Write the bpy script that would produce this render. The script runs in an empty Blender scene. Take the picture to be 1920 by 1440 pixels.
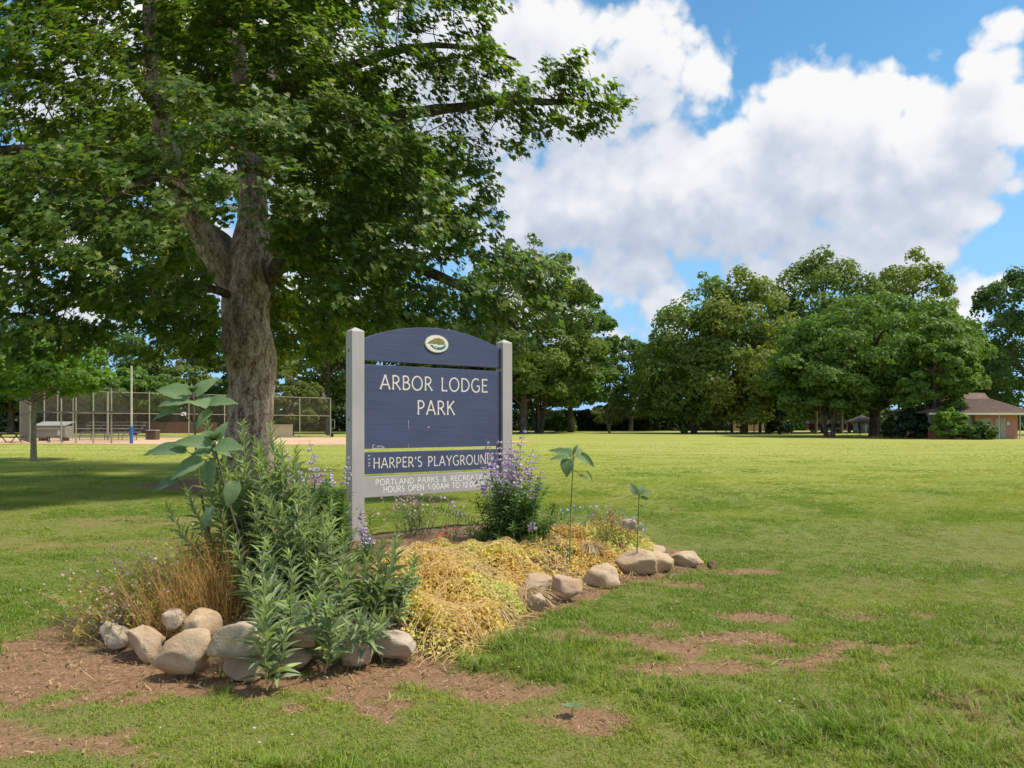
import bpy, bmesh, math, random
import numpy as np
from mathutils import Vector, Matrix, noise as mnoise

random.seed(7)
RNG = np.random.default_rng(7)
R = math.radians
SC = bpy.context.scene
COL = SC.collection

# ------------------------------------------------------------------ camera
F, HC, HY = 1400.0, 1.45, 795.0            # focal length in photo pixels, eye height, horizon row
cam_data = bpy.data.cameras.new('camera')
cam = bpy.data.objects.new('camera', cam_data)
COL.objects.link(cam)
cam.location = (0, 0, HC)
cam.rotation_euler = (R(90), 0, 0)
cam_data.sensor_width = 36.0
cam_data.lens = 36.0 * F / 1920.0
cam_data.shift_y = (HY - 720.0) / 1920.0
cam_data.clip_start = 0.05
cam_data.clip_end = 3000.0
SC.camera = cam

# ------------------------------------------------------------------ light
SUN_EL, SUN_AZ = R(60), R(101)              # azimuth from +Y towards +X
SUN_STRENGTH, SKY_STRENGTH, EXPOSURE = 2.1, 0.15, 1.3
SC.view_settings.view_transform = 'Standard'
SC.view_settings.look = 'None'
SC.view_settings.exposure = EXPOSURE
SC.view_settings.gamma = 1.0
SC.view_settings.use_curve_mapping = False
SC.render.engine = 'CYCLES'
SC.cycles.use_denoising = True
SC.cycles.max_bounces = 8
SC.cycles.transparent_max_bounces = 12
SC.cycles.caustics_reflective = False
SC.cycles.caustics_refractive = False

sun_data = bpy.data.lights.new('sun', 'SUN')
sun = bpy.data.objects.new('sun', sun_data)
COL.objects.link(sun)
sun_data.energy = SUN_STRENGTH
sun_data.angle = R(6.0)
sun_data.color = (1.0, 0.93, 0.79)
sdir = Vector((math.sin(SUN_AZ) * math.cos(SUN_EL), math.cos(SUN_AZ) * math.cos(SUN_EL), math.sin(SUN_EL)))
sun.rotation_euler = sdir.to_track_quat('Z', 'Y').to_euler()
sun.location = sdir * 60

# ------------------------------------------------------------------ node helper
class NT:
    def __init__(self, tree):
        self.t = tree; self.n = tree.nodes; self.l = tree.links
    def add(self, kind, ins=None, **props):
        nd = self.n.new(kind)
        for k, v in props.items():
            setattr(nd, k, v)
        for k, v in (ins or {}).items():
            if isinstance(v, bpy.types.NodeSocket):
                self.l.new(v, nd.inputs[k])
            else:
                nd.inputs[k].default_value = v
        return nd
    def math(self, op, a, b=None, c=None, clamp=False):
        ins = {0: a}
        if b is not None: ins[1] = b
        if c is not None: ins[2] = c
        return self.add('ShaderNodeMath', ins, operation=op, use_clamp=clamp).outputs[0]
    def vmath(self, op, a, b=None):
        ins = {0: a}
        if b is not None: ins[1] = b
        nd = self.add('ShaderNodeVectorMath', ins, operation=op)
        return nd.outputs['Value'] if op in ('DOT_PRODUCT', 'LENGTH') else nd.outputs['Vector']
    def mix(self, f, a, b, blend='MIX'):
        nd = self.n.new('ShaderNodeMix'); nd.data_type = 'RGBA'; nd.blend_type = blend
        for k, v in ((0, f), (6, a), (7, b)):
            if isinstance(v, bpy.types.NodeSocket): self.l.new(v, nd.inputs[k])
            else: nd.inputs[k].default_value = v if k == 0 else (tuple(v) + (1.0,) if len(v) == 3 else v)
        return nd.outputs[2]
    def maprange(self, v, a, b, c=0.0, d=1.0, smooth=True):
        nd = self.add('ShaderNodeMapRange', {'Value': v, 'From Min': a, 'From Max': b, 'To Min': c, 'To Max': d})
        nd.interpolation_type = 'SMOOTHSTEP' if smooth else 'LINEAR'
        return nd.outputs['Result']
    def noise(self, vec, scale, detail=4.0, rough=0.55, dist=0.0, lac=2.0):
        nd = self.add('ShaderNodeTexNoise', {'Scale': scale, 'Detail': detail, 'Roughness': rough, 'Distortion': dist, 'Lacunarity': lac})
        if vec is not None: self.l.new(vec, nd.inputs['Vector'])
        return nd
    def ramp(self, f, stops):
        nd = self.n.new('ShaderNodeValToRGB')
        e = nd.color_ramp.elements
        while len(e) < len(stops): e.new(0.5)
        for i, (p, c) in enumerate(stops):
            e[i].position = p; e[i].color = tuple(c) + (1.0,)
        self.l.new(f, nd.inputs['Fac'])
        return nd.outputs['Color']

# ------------------------------------------------------------------ sky with cumulus
CLOUDS = [  # photo x, y, half width, half height, weight : cumulus heaps seen in the view
    (1180, 140, 150, 95, 1.0), (1060, 190, 190, 120, 1.0), (1320, 140, 48, 42, .9), (900, 130, 230, 150, 1.0),
    (1255, 285, 75, 50, 1.0), (1375, 262, 50, 50, 1.0), (1500, 190, 62, 62, 1.1), (1545, 200, 70, 60, 1.0),
    (1660, 200, 55, 66, 1.0), (1600, 240, 120, 80, 1.0), (1860, 165, 62, 62, 1.1), (1880, 220, 80, 60, 1.0),
    (1790, 250, 110, 70, 1.0), (1690, 300, 190, 110, 1.1), (1480, 320, 200, 110, 1.2), (1280, 360, 210, 95, 1.2),
    (1080, 370, 150, 85, 1.2), (1000, 400, 130, 90, 1.0), (940, 300, 120, 110, .9), (1420, 420, 240, 70, 1.0),
    (1640, 410, 170, 80, 1.0), (1790, 385, 80, 50, .9), (1830, 390, 42, 42, .85), (1720, 470, 70, 60, .9),
    (1560, 470, 150, 60, .9), (1205, 490, 60, 46, 1.0), (1150, 520, 70, 90, .75), (1330, 465, 22, 26, .6),
    (1255, 590, 55, 60, 1.0), (1160, 620, 110, 60, .7), (1810, 560, 52, 60, 1.0), (1770, 590, 60, 50, .9),
    (1890, 530, 34, 30, .8), (1450, 520, 90, 40, .8), (1716, 150, 14, 20, .7), (1722, 190, 14, 26, .6), (1040, 560, 110, 90, .8),
    (1870, 60, 46, 26, .8), (800, 330, 200, 160, .8), (560, 200, 260, 200, 1.0), (260, 180, 240, 180, .9), (500, 520, 260, 130, .8), (150, 500, 200, 130, .7),
]
def px_to_azel(px, py):
    az = math.atan((px - 960) / F)
    return az, math.atan((HY - py) / F * math.cos(az))

def make_world():
    w = bpy.data.worlds.new('World'); SC.world = w; w.use_nodes = True
    w.node_tree.nodes.clear()
    # density group in (azimuth, elevation)
    g = bpy.data.node_groups.new('cloud_density', 'ShaderNodeTree')
    g.interface.new_socket('Pos', in_out='INPUT', socket_type='NodeSocketVector')
    g.interface.new_socket('Dir', in_out='INPUT', socket_type='NodeSocketVector')
    g.interface.new_socket('Density', in_out='OUTPUT', socket_type='NodeSocketFloat'); g.interface.new_socket('Body', in_out='OUTPUT', socket_type='NodeSocketFloat')
    t = NT(g)
    gi = g.nodes.new('NodeGroupInput'); go = g.nodes.new('NodeGroupOutput')
    pos, dr = gi.outputs[0], gi.outputs[1]
    wn = t.noise(dr, 9.0, 4.0, 0.6)
    wv = t.vmath('SUBTRACT', wn.outputs['Color'], (0.5, 0.5, 0.5))
    wv = t.vmath('MULTIPLY', wv, (0.05, 0.04, 0.0))
    p2 = t.vmath('ADD', pos, wv)
    acc = None
    for px, py, rx, ry, wt in CLOUDS:
        az, el = px_to_azel(px, py)
        s = (F / rx / math.cos(az) ** 2, F / ry / math.cos(az), 0.0)
        d = t.vmath('MULTIPLY', t.vmath('SUBTRACT', p2, (az, el, 0.0)), s)
        v = t.math('MULTIPLY_ADD', t.vmath('DOT_PRODUCT', d, d), -0.55, wt + 0.0)
        acc = v if acc is None else t.math('SMOOTH_MAX', acc, v, 0.25)
    acc = t.math('MAXIMUM', acc, -1.5)
    # the same kind of broken cumulus all round, where the view does not say where each heap stands
    sep = t.add('ShaderNodeSeparateXYZ', {0: dr})
    flat = t.add('ShaderNodeCombineXYZ', {0: sep.outputs[0], 1: sep.outputs[1], 2: t.math('MULTIPLY', sep.outputs[2], 1.7)})
    big = t.noise(flat.outputs[0], 2.1, 3.0, 0.5)
    gen = t.math('MULTIPLY_ADD', big.outputs['Fac'], 6.0, -2.75)
    ps = t.add('ShaderNodeSeparateXYZ', {0: pos})
    win = t.math('MULTIPLY', t.maprange(t.math('ABSOLUTE', ps.outputs[0]), 0.62, 0.85, 1.0, 0.0), t.maprange(ps.outputs[1], 0.50, 0.68, 1.0, 0.0))
    gen = t.math('SUBTRACT', gen, t.math('MULTIPLY', win, 4.0))
    acc = t.math('MAXIMUM', acc, gen)
    n1 = t.noise(dr, 14.0, 6.0, 0.58)
    n2 = t.add('ShaderNodeTexVoronoi', {'Scale': 30.0, 'Detail': 1.0, 'Roughness': 0.5, 'Vector': t.vmath('ADD', dr, t.vmath('MULTIPLY', wv, (0.5, 0.5, 0.5)))}, feature='F1')
    dn = t.math('MULTIPLY_ADD', n1.outputs['Fac'], 2.3, -1.1)
    dn = t.math('ADD', dn, t.math('MULTIPLY_ADD', n2.outputs['Distance'], -0.7, 0.40))
    t.l.new(t.math('ADD', acc, dn), go.inputs[0]); t.l.new(t.math('ADD', acc, t.math('MULTIPLY', dn, .30)), go.inputs[1])

    t = NT(w.node_tree)
    out = t.n.new('ShaderNodeOutputWorld'); bg = t.n.new('ShaderNodeBackground')
    bg.inputs['Strength'].default_value = SKY_STRENGTH
    sky = t.n.new('ShaderNodeTexSky'); sky.sky_type = 'NISHITA'; sky.sun_disc = False
    sky.sun_elevation = SUN_EL; sky.sun_rotation = SUN_AZ
    sky.air_density = 1.0; sky.dust_density = 0.4; sky.ozone_density = 3.0
    tc = t.n.new('ShaderNodeTexCoord')
    dr = t.vmath('NORMALIZE', tc.outputs['Generated'])
    def azel(d):
        s = t.add('ShaderNodeSeparateXYZ', {0: d})
        return t.add('ShaderNodeCombineXYZ', {0: t.math('ARCTAN2', s.outputs[0], s.outputs[1]), 1: t.math('ARCSINE', s.outputs[2])}).outputs[0]
    def dens(d):
        gn = t.n.new('ShaderNodeGroup'); gn.node_tree = g
        t.l.new(azel(d), gn.inputs[0]); t.l.new(d, gn.inputs[1])
        return gn.outputs
    def off(v):
        return t.vmath('NORMALIZE', t.vmath('ADD', dr, v))
    D, B1 = dens(dr)
    D2, B2 = dens(off((0.016, 0.0, 0.026)))
    D3, B3 = dens(off((0.025, 0.0, 0.075)))
    alpha = t.maprange(D, -0.05, 0.55)
    alpha = t.math('MULTIPLY', alpha, 0.97)
    g1 = t.math('SUBTRACT', D, D2); g2 = t.math('SUBTRACT', B1, B3)
    lit = t.math('ADD', t.math('MULTIPLY', g1, 0.17), t.math('MULTIPLY', g2, 0.40))
    lit = t.math('ADD', lit, 0.60)
    lit = t.math('SUBTRACT', lit, t.maprange(B1, 0.3, 1.3, 0.0, 0.22))
    lit = t.maprange(lit, 0.05, 0.95, 0.0, 1.0)
    ccol = t.ramp(lit, [(0.0, (4.1, 4.7, 5.8)), (0.4, (5.7, 6.15, 7.0)), (0.75, (7.4, 7.55, 7.9)), (1.0, (8.5, 8.45, 8.4))])
    cm = t.n.new('ShaderNodeVectorMath'); cm.operation = 'SCALE'; t.l.new(ccol, cm.inputs[0]); cm.inputs['Scale'].default_value = CLOUD_GAIN
    skyc = t.add('ShaderNodeHueSaturation', {'Color': sky.outputs[0], 'Saturation': SKY_SAT, 'Value': SKY_VAL, 'Hue': SKY_HUE}).outputs[0]
    # thin bluish veil low over the horizon
    s = t.add('ShaderNodeSeparateXYZ', {0: dr})
    veil = t.maprange(s.outputs[2], 0.0, 0.42, 0.88, 0.0)
    skyc = t.mix(veil, skyc, (0.80, 1.62, 2.75))
    col = t.mix(alpha, skyc, cm.outputs[0])
    t.l.new(col, bg.inputs['Color']); t.l.new(bg.outputs[0], out.inputs['Surface'])
CLOUD_GAIN, SKY_SAT, SKY_VAL, SKY_HUE = 0.312, 1.2, 0.49, 0.485
make_world()
SC.world.cycles.sampling_method = 'MANUAL'
SC.world.cycles.sample_map_resolution = 256

# ------------------------------------------------------------------ helpers
def P(px, py, Y):
    """world point at distance Y seen at photo pixel (px, py)"""
    return np.array([(px - 960.0) / F * Y, Y, HC + (HY - py) / F * Y])
def G(px, py):
    """ground point (z = 0) seen at photo pixel"""
    Y = F * HC / (py - HY)
    return np.array([(px - 960.0) / F * Y, Y, 0.0])

def mesh_np(name, verts, faces, mats=None, attrs=None, smooth=False, fmat=None):
    """faces: list of (n,k) int arrays; attrs: {name: (domain, values)}"""
    me = bpy.data.meshes.new(name)
    verts = np.ascontiguousarray(verts, dtype=np.float32).reshape(-1, 3)
    faces = [np.asarray(f, dtype=np.int32) for f in faces if len(f)]
    me.vertices.add(len(verts)); me.vertices.foreach_set('co', verts.ravel())
    nl = sum(f.size for f in faces); nf = sum(len(f) for f in faces)
    me.loops.add(nl); me.polygons.add(nf)
    me.loops.foreach_set('vertex_index', np.concatenate([f.ravel() for f in faces]))
    sizes = np.concatenate([np.full(len(f), f.shape[1], np.int32) for f in faces])
    starts = np.concatenate([[0], np.cumsum(sizes)[:-1]]).astype(np.int32)
    me.polygons.foreach_set('loop_start', starts)
    if smooth: me.polygons.foreach_set('use_smooth', np.ones(nf, bool))
    if fmat is not None: me.polygons.foreach_set('material_index', np.asarray(fmat, np.int32))
    for k, (dom, v) in (attrs or {}).items():
        v = np.asarray(v, np.float32)
        a = me.attributes.new(k, 'FLOAT', dom); a.data.foreach_set('value', v)
    me.update(calc_edges=True)
    for m in (mats or []): me.materials.append(m)
    return me

def link(name, me, parent=None, loc=None, rot=None, scale=None):
    o = bpy.data.objects.new(name, me); COL.objects.link(o)
    if parent is not None: o.parent = parent
    if loc is not None: o.location = loc
    if rot is not None: o.rotation_euler = rot
    if scale is not None: o.scale = scale
    return o
def tag(o, label=None, cat=None, group=None, kind=None):
    if label: o['label'] = label
    if cat: o['category'] = cat
    if group: o['group'] = group
    if kind: o['kind'] = kind
    return o
def thing(name, label, cat, loc=(0, 0, 0), group=None, rotz=0.0):
    o = bpy.data.objects.new(name, None); COL.objects.link(o)
    o.location = [float(v) for v in loc]; o.rotation_euler = (0, 0, rotz); o.empty_display_size = 0.1
    return tag(o, label, cat, group)

class MB:
    """collects simple solids into one mesh"""
    def __init__(self): self.v = []; self.f = []; self.n = 0
    def add(self, vs, fs):
        self.v.append(np.asarray(vs, float)); self.f += [tuple(i + self.n for i in f) for f in fs]; self.n += len(vs)
    def box(self, c, s, rz=0.0, M=None):
        x, y, z = np.asarray(s, float) / 2
        vs = np.array([(-x,-y,-z),(x,-y,-z),(x,y,-z),(-x,y,-z),(-x,-y,z),(x,-y,z),(x,y,z),(-x,y,z)])
        if rz:
            a, b = math.cos(rz), math.sin(rz); vs = vs @ np.array([(a, b, 0), (-b, a, 0), (0, 0, 1)])
        if M is not None: vs = vs @ np.asarray(M).T
        self.add(vs + np.asarray(c, float), [(0,3,2,1),(4,5,6,7),(0,1,5,4),(1,2,6,5),(2,3,7,6),(3,0,4,7)])
    def tube(self, pts, r, n=8, cap=True):
        v, q = tube_arrays(np.asarray(pts, float), r, n)
        fs = [tuple(x) for x in q]; k = len(v)
        if cap: fs += [tuple(range(n))[::-1], tuple(range(k - n, k))]
        self.add(v, fs)
    def build(self, name, mat, parent=None, loc=None, bevel=0.0, smooth=False, rot=None):
        me = bpy.data.meshes.new(name)
        me.from_pydata([tuple(p) for p in np.concatenate(self.v)], [], self.f)
        if bevel:
            bm = bmesh.new(); bm.from_mesh(me)
            bmesh.ops.bevel(bm, geom=[e for e in bm.edges if e.calc_face_angle(0) > 0.5], offset=bevel, segments=1, affect='EDGES', profile=0.5)
            bm.to_mesh(me); bm.free()
        if smooth: me.polygons.foreach_set('use_smooth', [True] * len(me.polygons))
        me.update(); me.materials.append(mat)
        return link(name, me, parent, loc, rot)

def tube_arrays(pts, r, n=8):
    m = len(pts); r = np.broadcast_to(np.asarray(r, float), (m,))
    tn = np.gradient(pts, axis=0); tn /= np.linalg.norm(tn, axis=1)[:, None] + 1e-9
    ref = np.array([0, 0, 1.0]) if abs(tn[0][2]) < 0.9 else np.array([1.0, 0, 0])
    u = np.zeros_like(pts)
    pu = np.cross(tn[0], ref); pu /= np.linalg.norm(pu)
    for i in range(m):
        pu = pu - tn[i] * np.dot(pu, tn[i]); pu /= np.linalg.norm(pu) + 1e-9
        u[i] = pu
    w = np.cross(tn, u)
    a = np.linspace(0, 2 * math.pi, n, endpoint=False)
    v = pts[:, None, :] + r[:, None, None] * (u[:, None, :] * np.cos(a)[None, :, None] + w[:, None, :] * np.sin(a)[None, :, None])
    i = np.arange(m - 1)[:, None] * n; j = np.arange(n)[None, :]; j2 = (j + 1) % n
    q = np.stack([i + j, i + j2, i + n + j2, i + n + j], -1).reshape(-1, 4)
    return v.reshape(-1, 3), q

def cat_tubes(list_pts_r, n=6):
    V, Q, k = [], [], 0
    for pts, r in list_pts_r:
        v, q = tube_arrays(np.asarray(pts, float), r, n); V.append(v); Q.append(q + k); k += len(v)
    return np.concatenate(V), np.concatenate(Q)

def rot_from(n, up, spin=None):
    """(N,3,3) frames: columns x, y, z with z = n, y close to up"""
    n = n / (np.linalg.norm(n, axis=1)[:, None] + 1e-9)
    x = np.cross(up, n); x /= (np.linalg.norm(x, axis=1)[:, None] + 1e-9)
    y = np.cross(n, x)
    if spin is not None:
        c, s = np.cos(spin)[:, None], np.sin(spin)[:, None]
        x, y = x * c + y * s, -x * s + y * c
    return np.stack([x, y, n], -1)
def scatter(tv, tf, pos, M, scale):
    """copies of a template (tv, tf list) as joined arrays"""
    K = len(tv); N = len(pos)
    scale = np.asarray(scale, float)
    if scale.ndim == 1: sv = tv[None] * scale[:, None, None]
    else: sv = tv[None] * scale[:, None, :]
    v = np.einsum('nij,nkj->nki', M, sv) + pos[:, None, :]
    offs = (np.arange(N) * K)[:, None, None]
    return v.reshape(-1, 3), [(f[None] + offs).reshape(-1, f.shape[1]) for f in tf]
def unit(n): return n / (np.linalg.norm(n, axis=-1, keepdims=True) + 1e-9)
def rand_dirs(n, rng=RNG): return unit(rng.normal(size=(n, 3)))
def sstep(x, a, b):
    t = np.clip((np.asarray(x, float) - a) / (b - a), 0, 1); return t * t * (3 - 2 * t)

# value noise for numpy
_PERM = np.random.default_rng(3).random((256, 256))
def vnoise(x, y):
    xi = np.floor(x).astype(int); yi = np.floor(y).astype(int); fx = x - xi; fy = y - yi
    fx = fx * fx * (3 - 2 * fx); fy = fy * fy * (3 - 2 * fy)
    a = _PERM[xi & 255, yi & 255]; b = _PERM[(xi + 1) & 255, yi & 255]; c = _PERM[xi & 255, (yi + 1) & 255]; d = _PERM[(xi + 1) & 255, (yi + 1) & 255]
    return (a * (1 - fx) + b * fx) * (1 - fy) + (c * (1 - fx) + d * fx) * fy
def fbm(x, y, o=4):
    s = 0; a = 0.5; t = 0
    for i in range(o):
        s = s + a * vnoise(x * 2 ** i + 17.3 * i, y * 2 ** i + 5.1 * i); t += a; a *= 0.5
    return s / t

# ------------------------------------------------------------------ materials
def new_mat(name):
    m = bpy.data.materials.new(name); m.use_nodes = True; m.node_tree.nodes.clear()
    t = NT(m.node_tree); out = t.n.new('ShaderNodeOutputMaterial')
    return m, t, out
def surf(name, c1, c2=None, scale=8.0, rough=0.7, bump=0.0, bscale=None, metallic=0.0, spec=0.4, stretch=(1, 1, 1), detail=6.0, c3=None, coord='Object'):
    m, t, out = new_mat(name)
    tc = t.n.new('ShaderNodeTexCoord')
    vec = t.vmath('MULTIPLY', tc.outputs[coord], stretch)
    c2 = c2 or tuple(x * 0.75 for x in c1)
    nz = t.noise(vec, scale, detail, 0.6)
    f = t.maprange(nz.outputs['Fac'], 0.3, 0.7)
    col = t.mix(f, c1, c2)
    if c3:
        nz3 = t.noise(vec, scale * 0.35, 4, 0.65)
        col = t.mix(t.maprange(nz3.outputs['Fac'], 0.55, 0.72), col, c3)
    b = t.add('ShaderNodeBsdfPrincipled', {'Base Color': col, 'Roughness': rough, 'Metallic': metallic, 'Specular IOR Level': spec})
    if bump:
        bn = t.noise(vec, bscale or scale * 3, 6, 0.65)
        bp = t.add('ShaderNodeBump', {'Height': bn.outputs['Fac'], 'Strength': bump, 'Distance': 0.02})
        t.l.new(bp.outputs[0], b.inputs['Normal'])
    t.l.new(b.outputs[0], out.inputs['Surface'])
    return m
def leaf_mat(name, c1, c2, c3=None, trans=0.35, rough=0.5, tint='tint', tcol=None, inst=False, spec=0.35, rnd=False):
    """leaf: colour runs c1..c2..c3 with the 'tint' attribute of each leaf"""
    m, t, out = new_mat(name)
    if rnd:
        f = t.n.new('ShaderNodeObjectInfo').outputs['Random']
    else:
        at = t.add('ShaderNodeAttribute', attribute_name=tint, attribute_type='INSTANCER' if inst else 'GEOMETRY'); f = at.outputs['Fac']
    col = t.ramp(f, [(0.0, c1), (0.55, c2), (1.0, c3 or c2)])
    b = t.add('ShaderNodeBsdfPrincipled', {'Base Color': col, 'Roughness': rough, 'Specular IOR Level': spec})
    tr = t.n.new('ShaderNodeBsdfTranslucent')
    tcl = t.mix(1.0, col, tcol or (1.3, 1.35, 0.55), 'MULTIPLY')
    t.l.new(tcl, tr.inputs['Color'])
    mx = t.n.new('ShaderNodeMixShader'); mx.inputs[0].default_value = trans
    t.l.new(b.outputs[0], mx.inputs[1]); t.l.new(tr.outputs[0], mx.inputs[2]); t.l.new(mx.outputs[0], out.inputs['Surface'])
    return m

# ------------------------------------------------------------------ ground, bed, infield
BED = np.array([(-2.85, 5.25), (-2.45, 4.75), (-1.9, 4.42), (-1.4, 4.38), (-1.0, 4.5), (-.55, 4.72), (-.2, 5.1), (.15, 5.75), (.5, 6.3), (.85, 6.75),
                (1.3, 7.05), (1.75, 7.35), (1.95, 7.8), (1.75, 8.6), (1.2, 9.3), (.2, 9.8), (-1.0, 9.5), (-2.0, 8.6), (-2.7, 7.3), (-3.0, 6.1)])
def poly_dist(x, y, poly):
    """signed distance, positive inside"""
    x = np.asarray(x, float); y = np.asarray(y, float)
    d = np.full(x.shape, 1e9); ins = np.zeros(x.shape, bool)
    for (x0, y0), (x1, y1) in zip(poly, np.roll(poly, -1, axis=0)):
        ex, ey = x1 - x0, y1 - y0
        t = np.clip(((x - x0) * ex + (y - y0) * ey) / (ex * ex + ey * ey), 0, 1)
        d = np.minimum(d, np.hypot(x - x0 - t * ex, y - y0 - t * ey))
        c = ((y0 > y) != (y1 > y)) & (x < ex * (y - y0) / (ey + 1e-12) + x0)
        ins ^= c
    return np.where(ins, d, -d)
def bed_z(x, y):
    d = poly_dist(x, y, BED)
    return 0.25 * sstep(d, -0.06, 0.75) + 0.05 * sstep(d, 0.5, 1.4) + 0.02 * (fbm(np.asarray(x) * 5.0, np.asarray(y) * 5.0) - 0.5) * sstep(d, 0, .2)
def ground_z(x, y):
    x = np.asarray(x, float); y = np.asarray(y, float)
    return 0.03 * (fbm(x * 0.9 + 40, y * 0.9 + 40, 3) - 0.5) * sstep(y, 60, 12)

def dirt_mask(x, y):
    """1 = bare earth or dead thatch, 0 = turf"""
    x = np.asarray(x, float); y = np.asarray(y, float)
    d = -poly_dist(x, y, BED)
    n = fbm(x * 1.7 + 9, y * 1.7 + 3, 4); n2 = fbm(x * 4.5 + 90, y * 4.5 + 31, 4)
    # ring of trodden earth round the front left of the bed, thin along the right side
    left = sstep(x, 0.4, -1.2)
    m = sstep(0.12 + 0.42 * left * sstep(y, 6.6, 4.8) + 0.30 * (n - 0.5) + .35 * (n2 - .5) - d, -0.10, 0.12)
    def spot(cx, cy, rx, ry, w=1.0):
        q = np.sqrt(((x - cx) / rx) ** 2 + ((y - cy) / ry) ** 2)
        return w * sstep(0.84 - q + 1.3 * (n - 0.5) + 3.4 * (n2 - 0.5), -0.1, 0.35)
    for s in ((-3.0, 4.2, 1.05, .42), (-2.0, 3.95, .8, .26), (-3.3, 4.6, 1.0, .5), (-2.3, 3.45, .7, .28, .8), (-1.0, 4.0, .8, .28), (-.35, 4.35, .5, .22, .9), (-3.0, 3.2, .5, .2, .6),
              (.60, 5.1, .38, .26), (1.0, 4.85, .4, .2), (1.45, 5.0, .4, .2), (1.6, 4.5, .5, .20), (1.0, 4.4, .45, .16, .9), (2.0, 4.9, .4, .14), (1.9, 5.6, .4, .12), (.38, 3.7, .28, .16), (.9, 5.45, .4, .2), (1.9, 4.55, .35, .18, .8), (2.75, 5.6, .55, .2, .7),
              (-.05, 4.15, .4, .16, .7), (.2, 3.65, .25, .12, .7), (2.2, 7.35, .4, .18, .8), (1.5, 6.75, .4, .16, .8), (-5.4, 9.0, 1.2, .5, .45), (-5.9, 11.4, 1.8, .8, .5), (-4.6, 12.6, 1.2, .6, .4)):
        m = np.maximum(m, spot(*s))
    # wood-chip ring under the big maple
    q = np.hypot((x + 6.5), (y - 18.3))
    m = np.maximum(m, sstep(2.3 + 1.6 * (n - .5) - q, -0.2, 0.3))
    return np.clip(m, 0, 1)
def wear(x, y):
    """turf that is thin and straw coloured"""
    return np.clip(sstep(fbm(np.asarray(x) * 0.8 + 3, np.asarray(y) * 0.8 + 7, 4), 0.48, 0.70), 0, 1)

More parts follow.
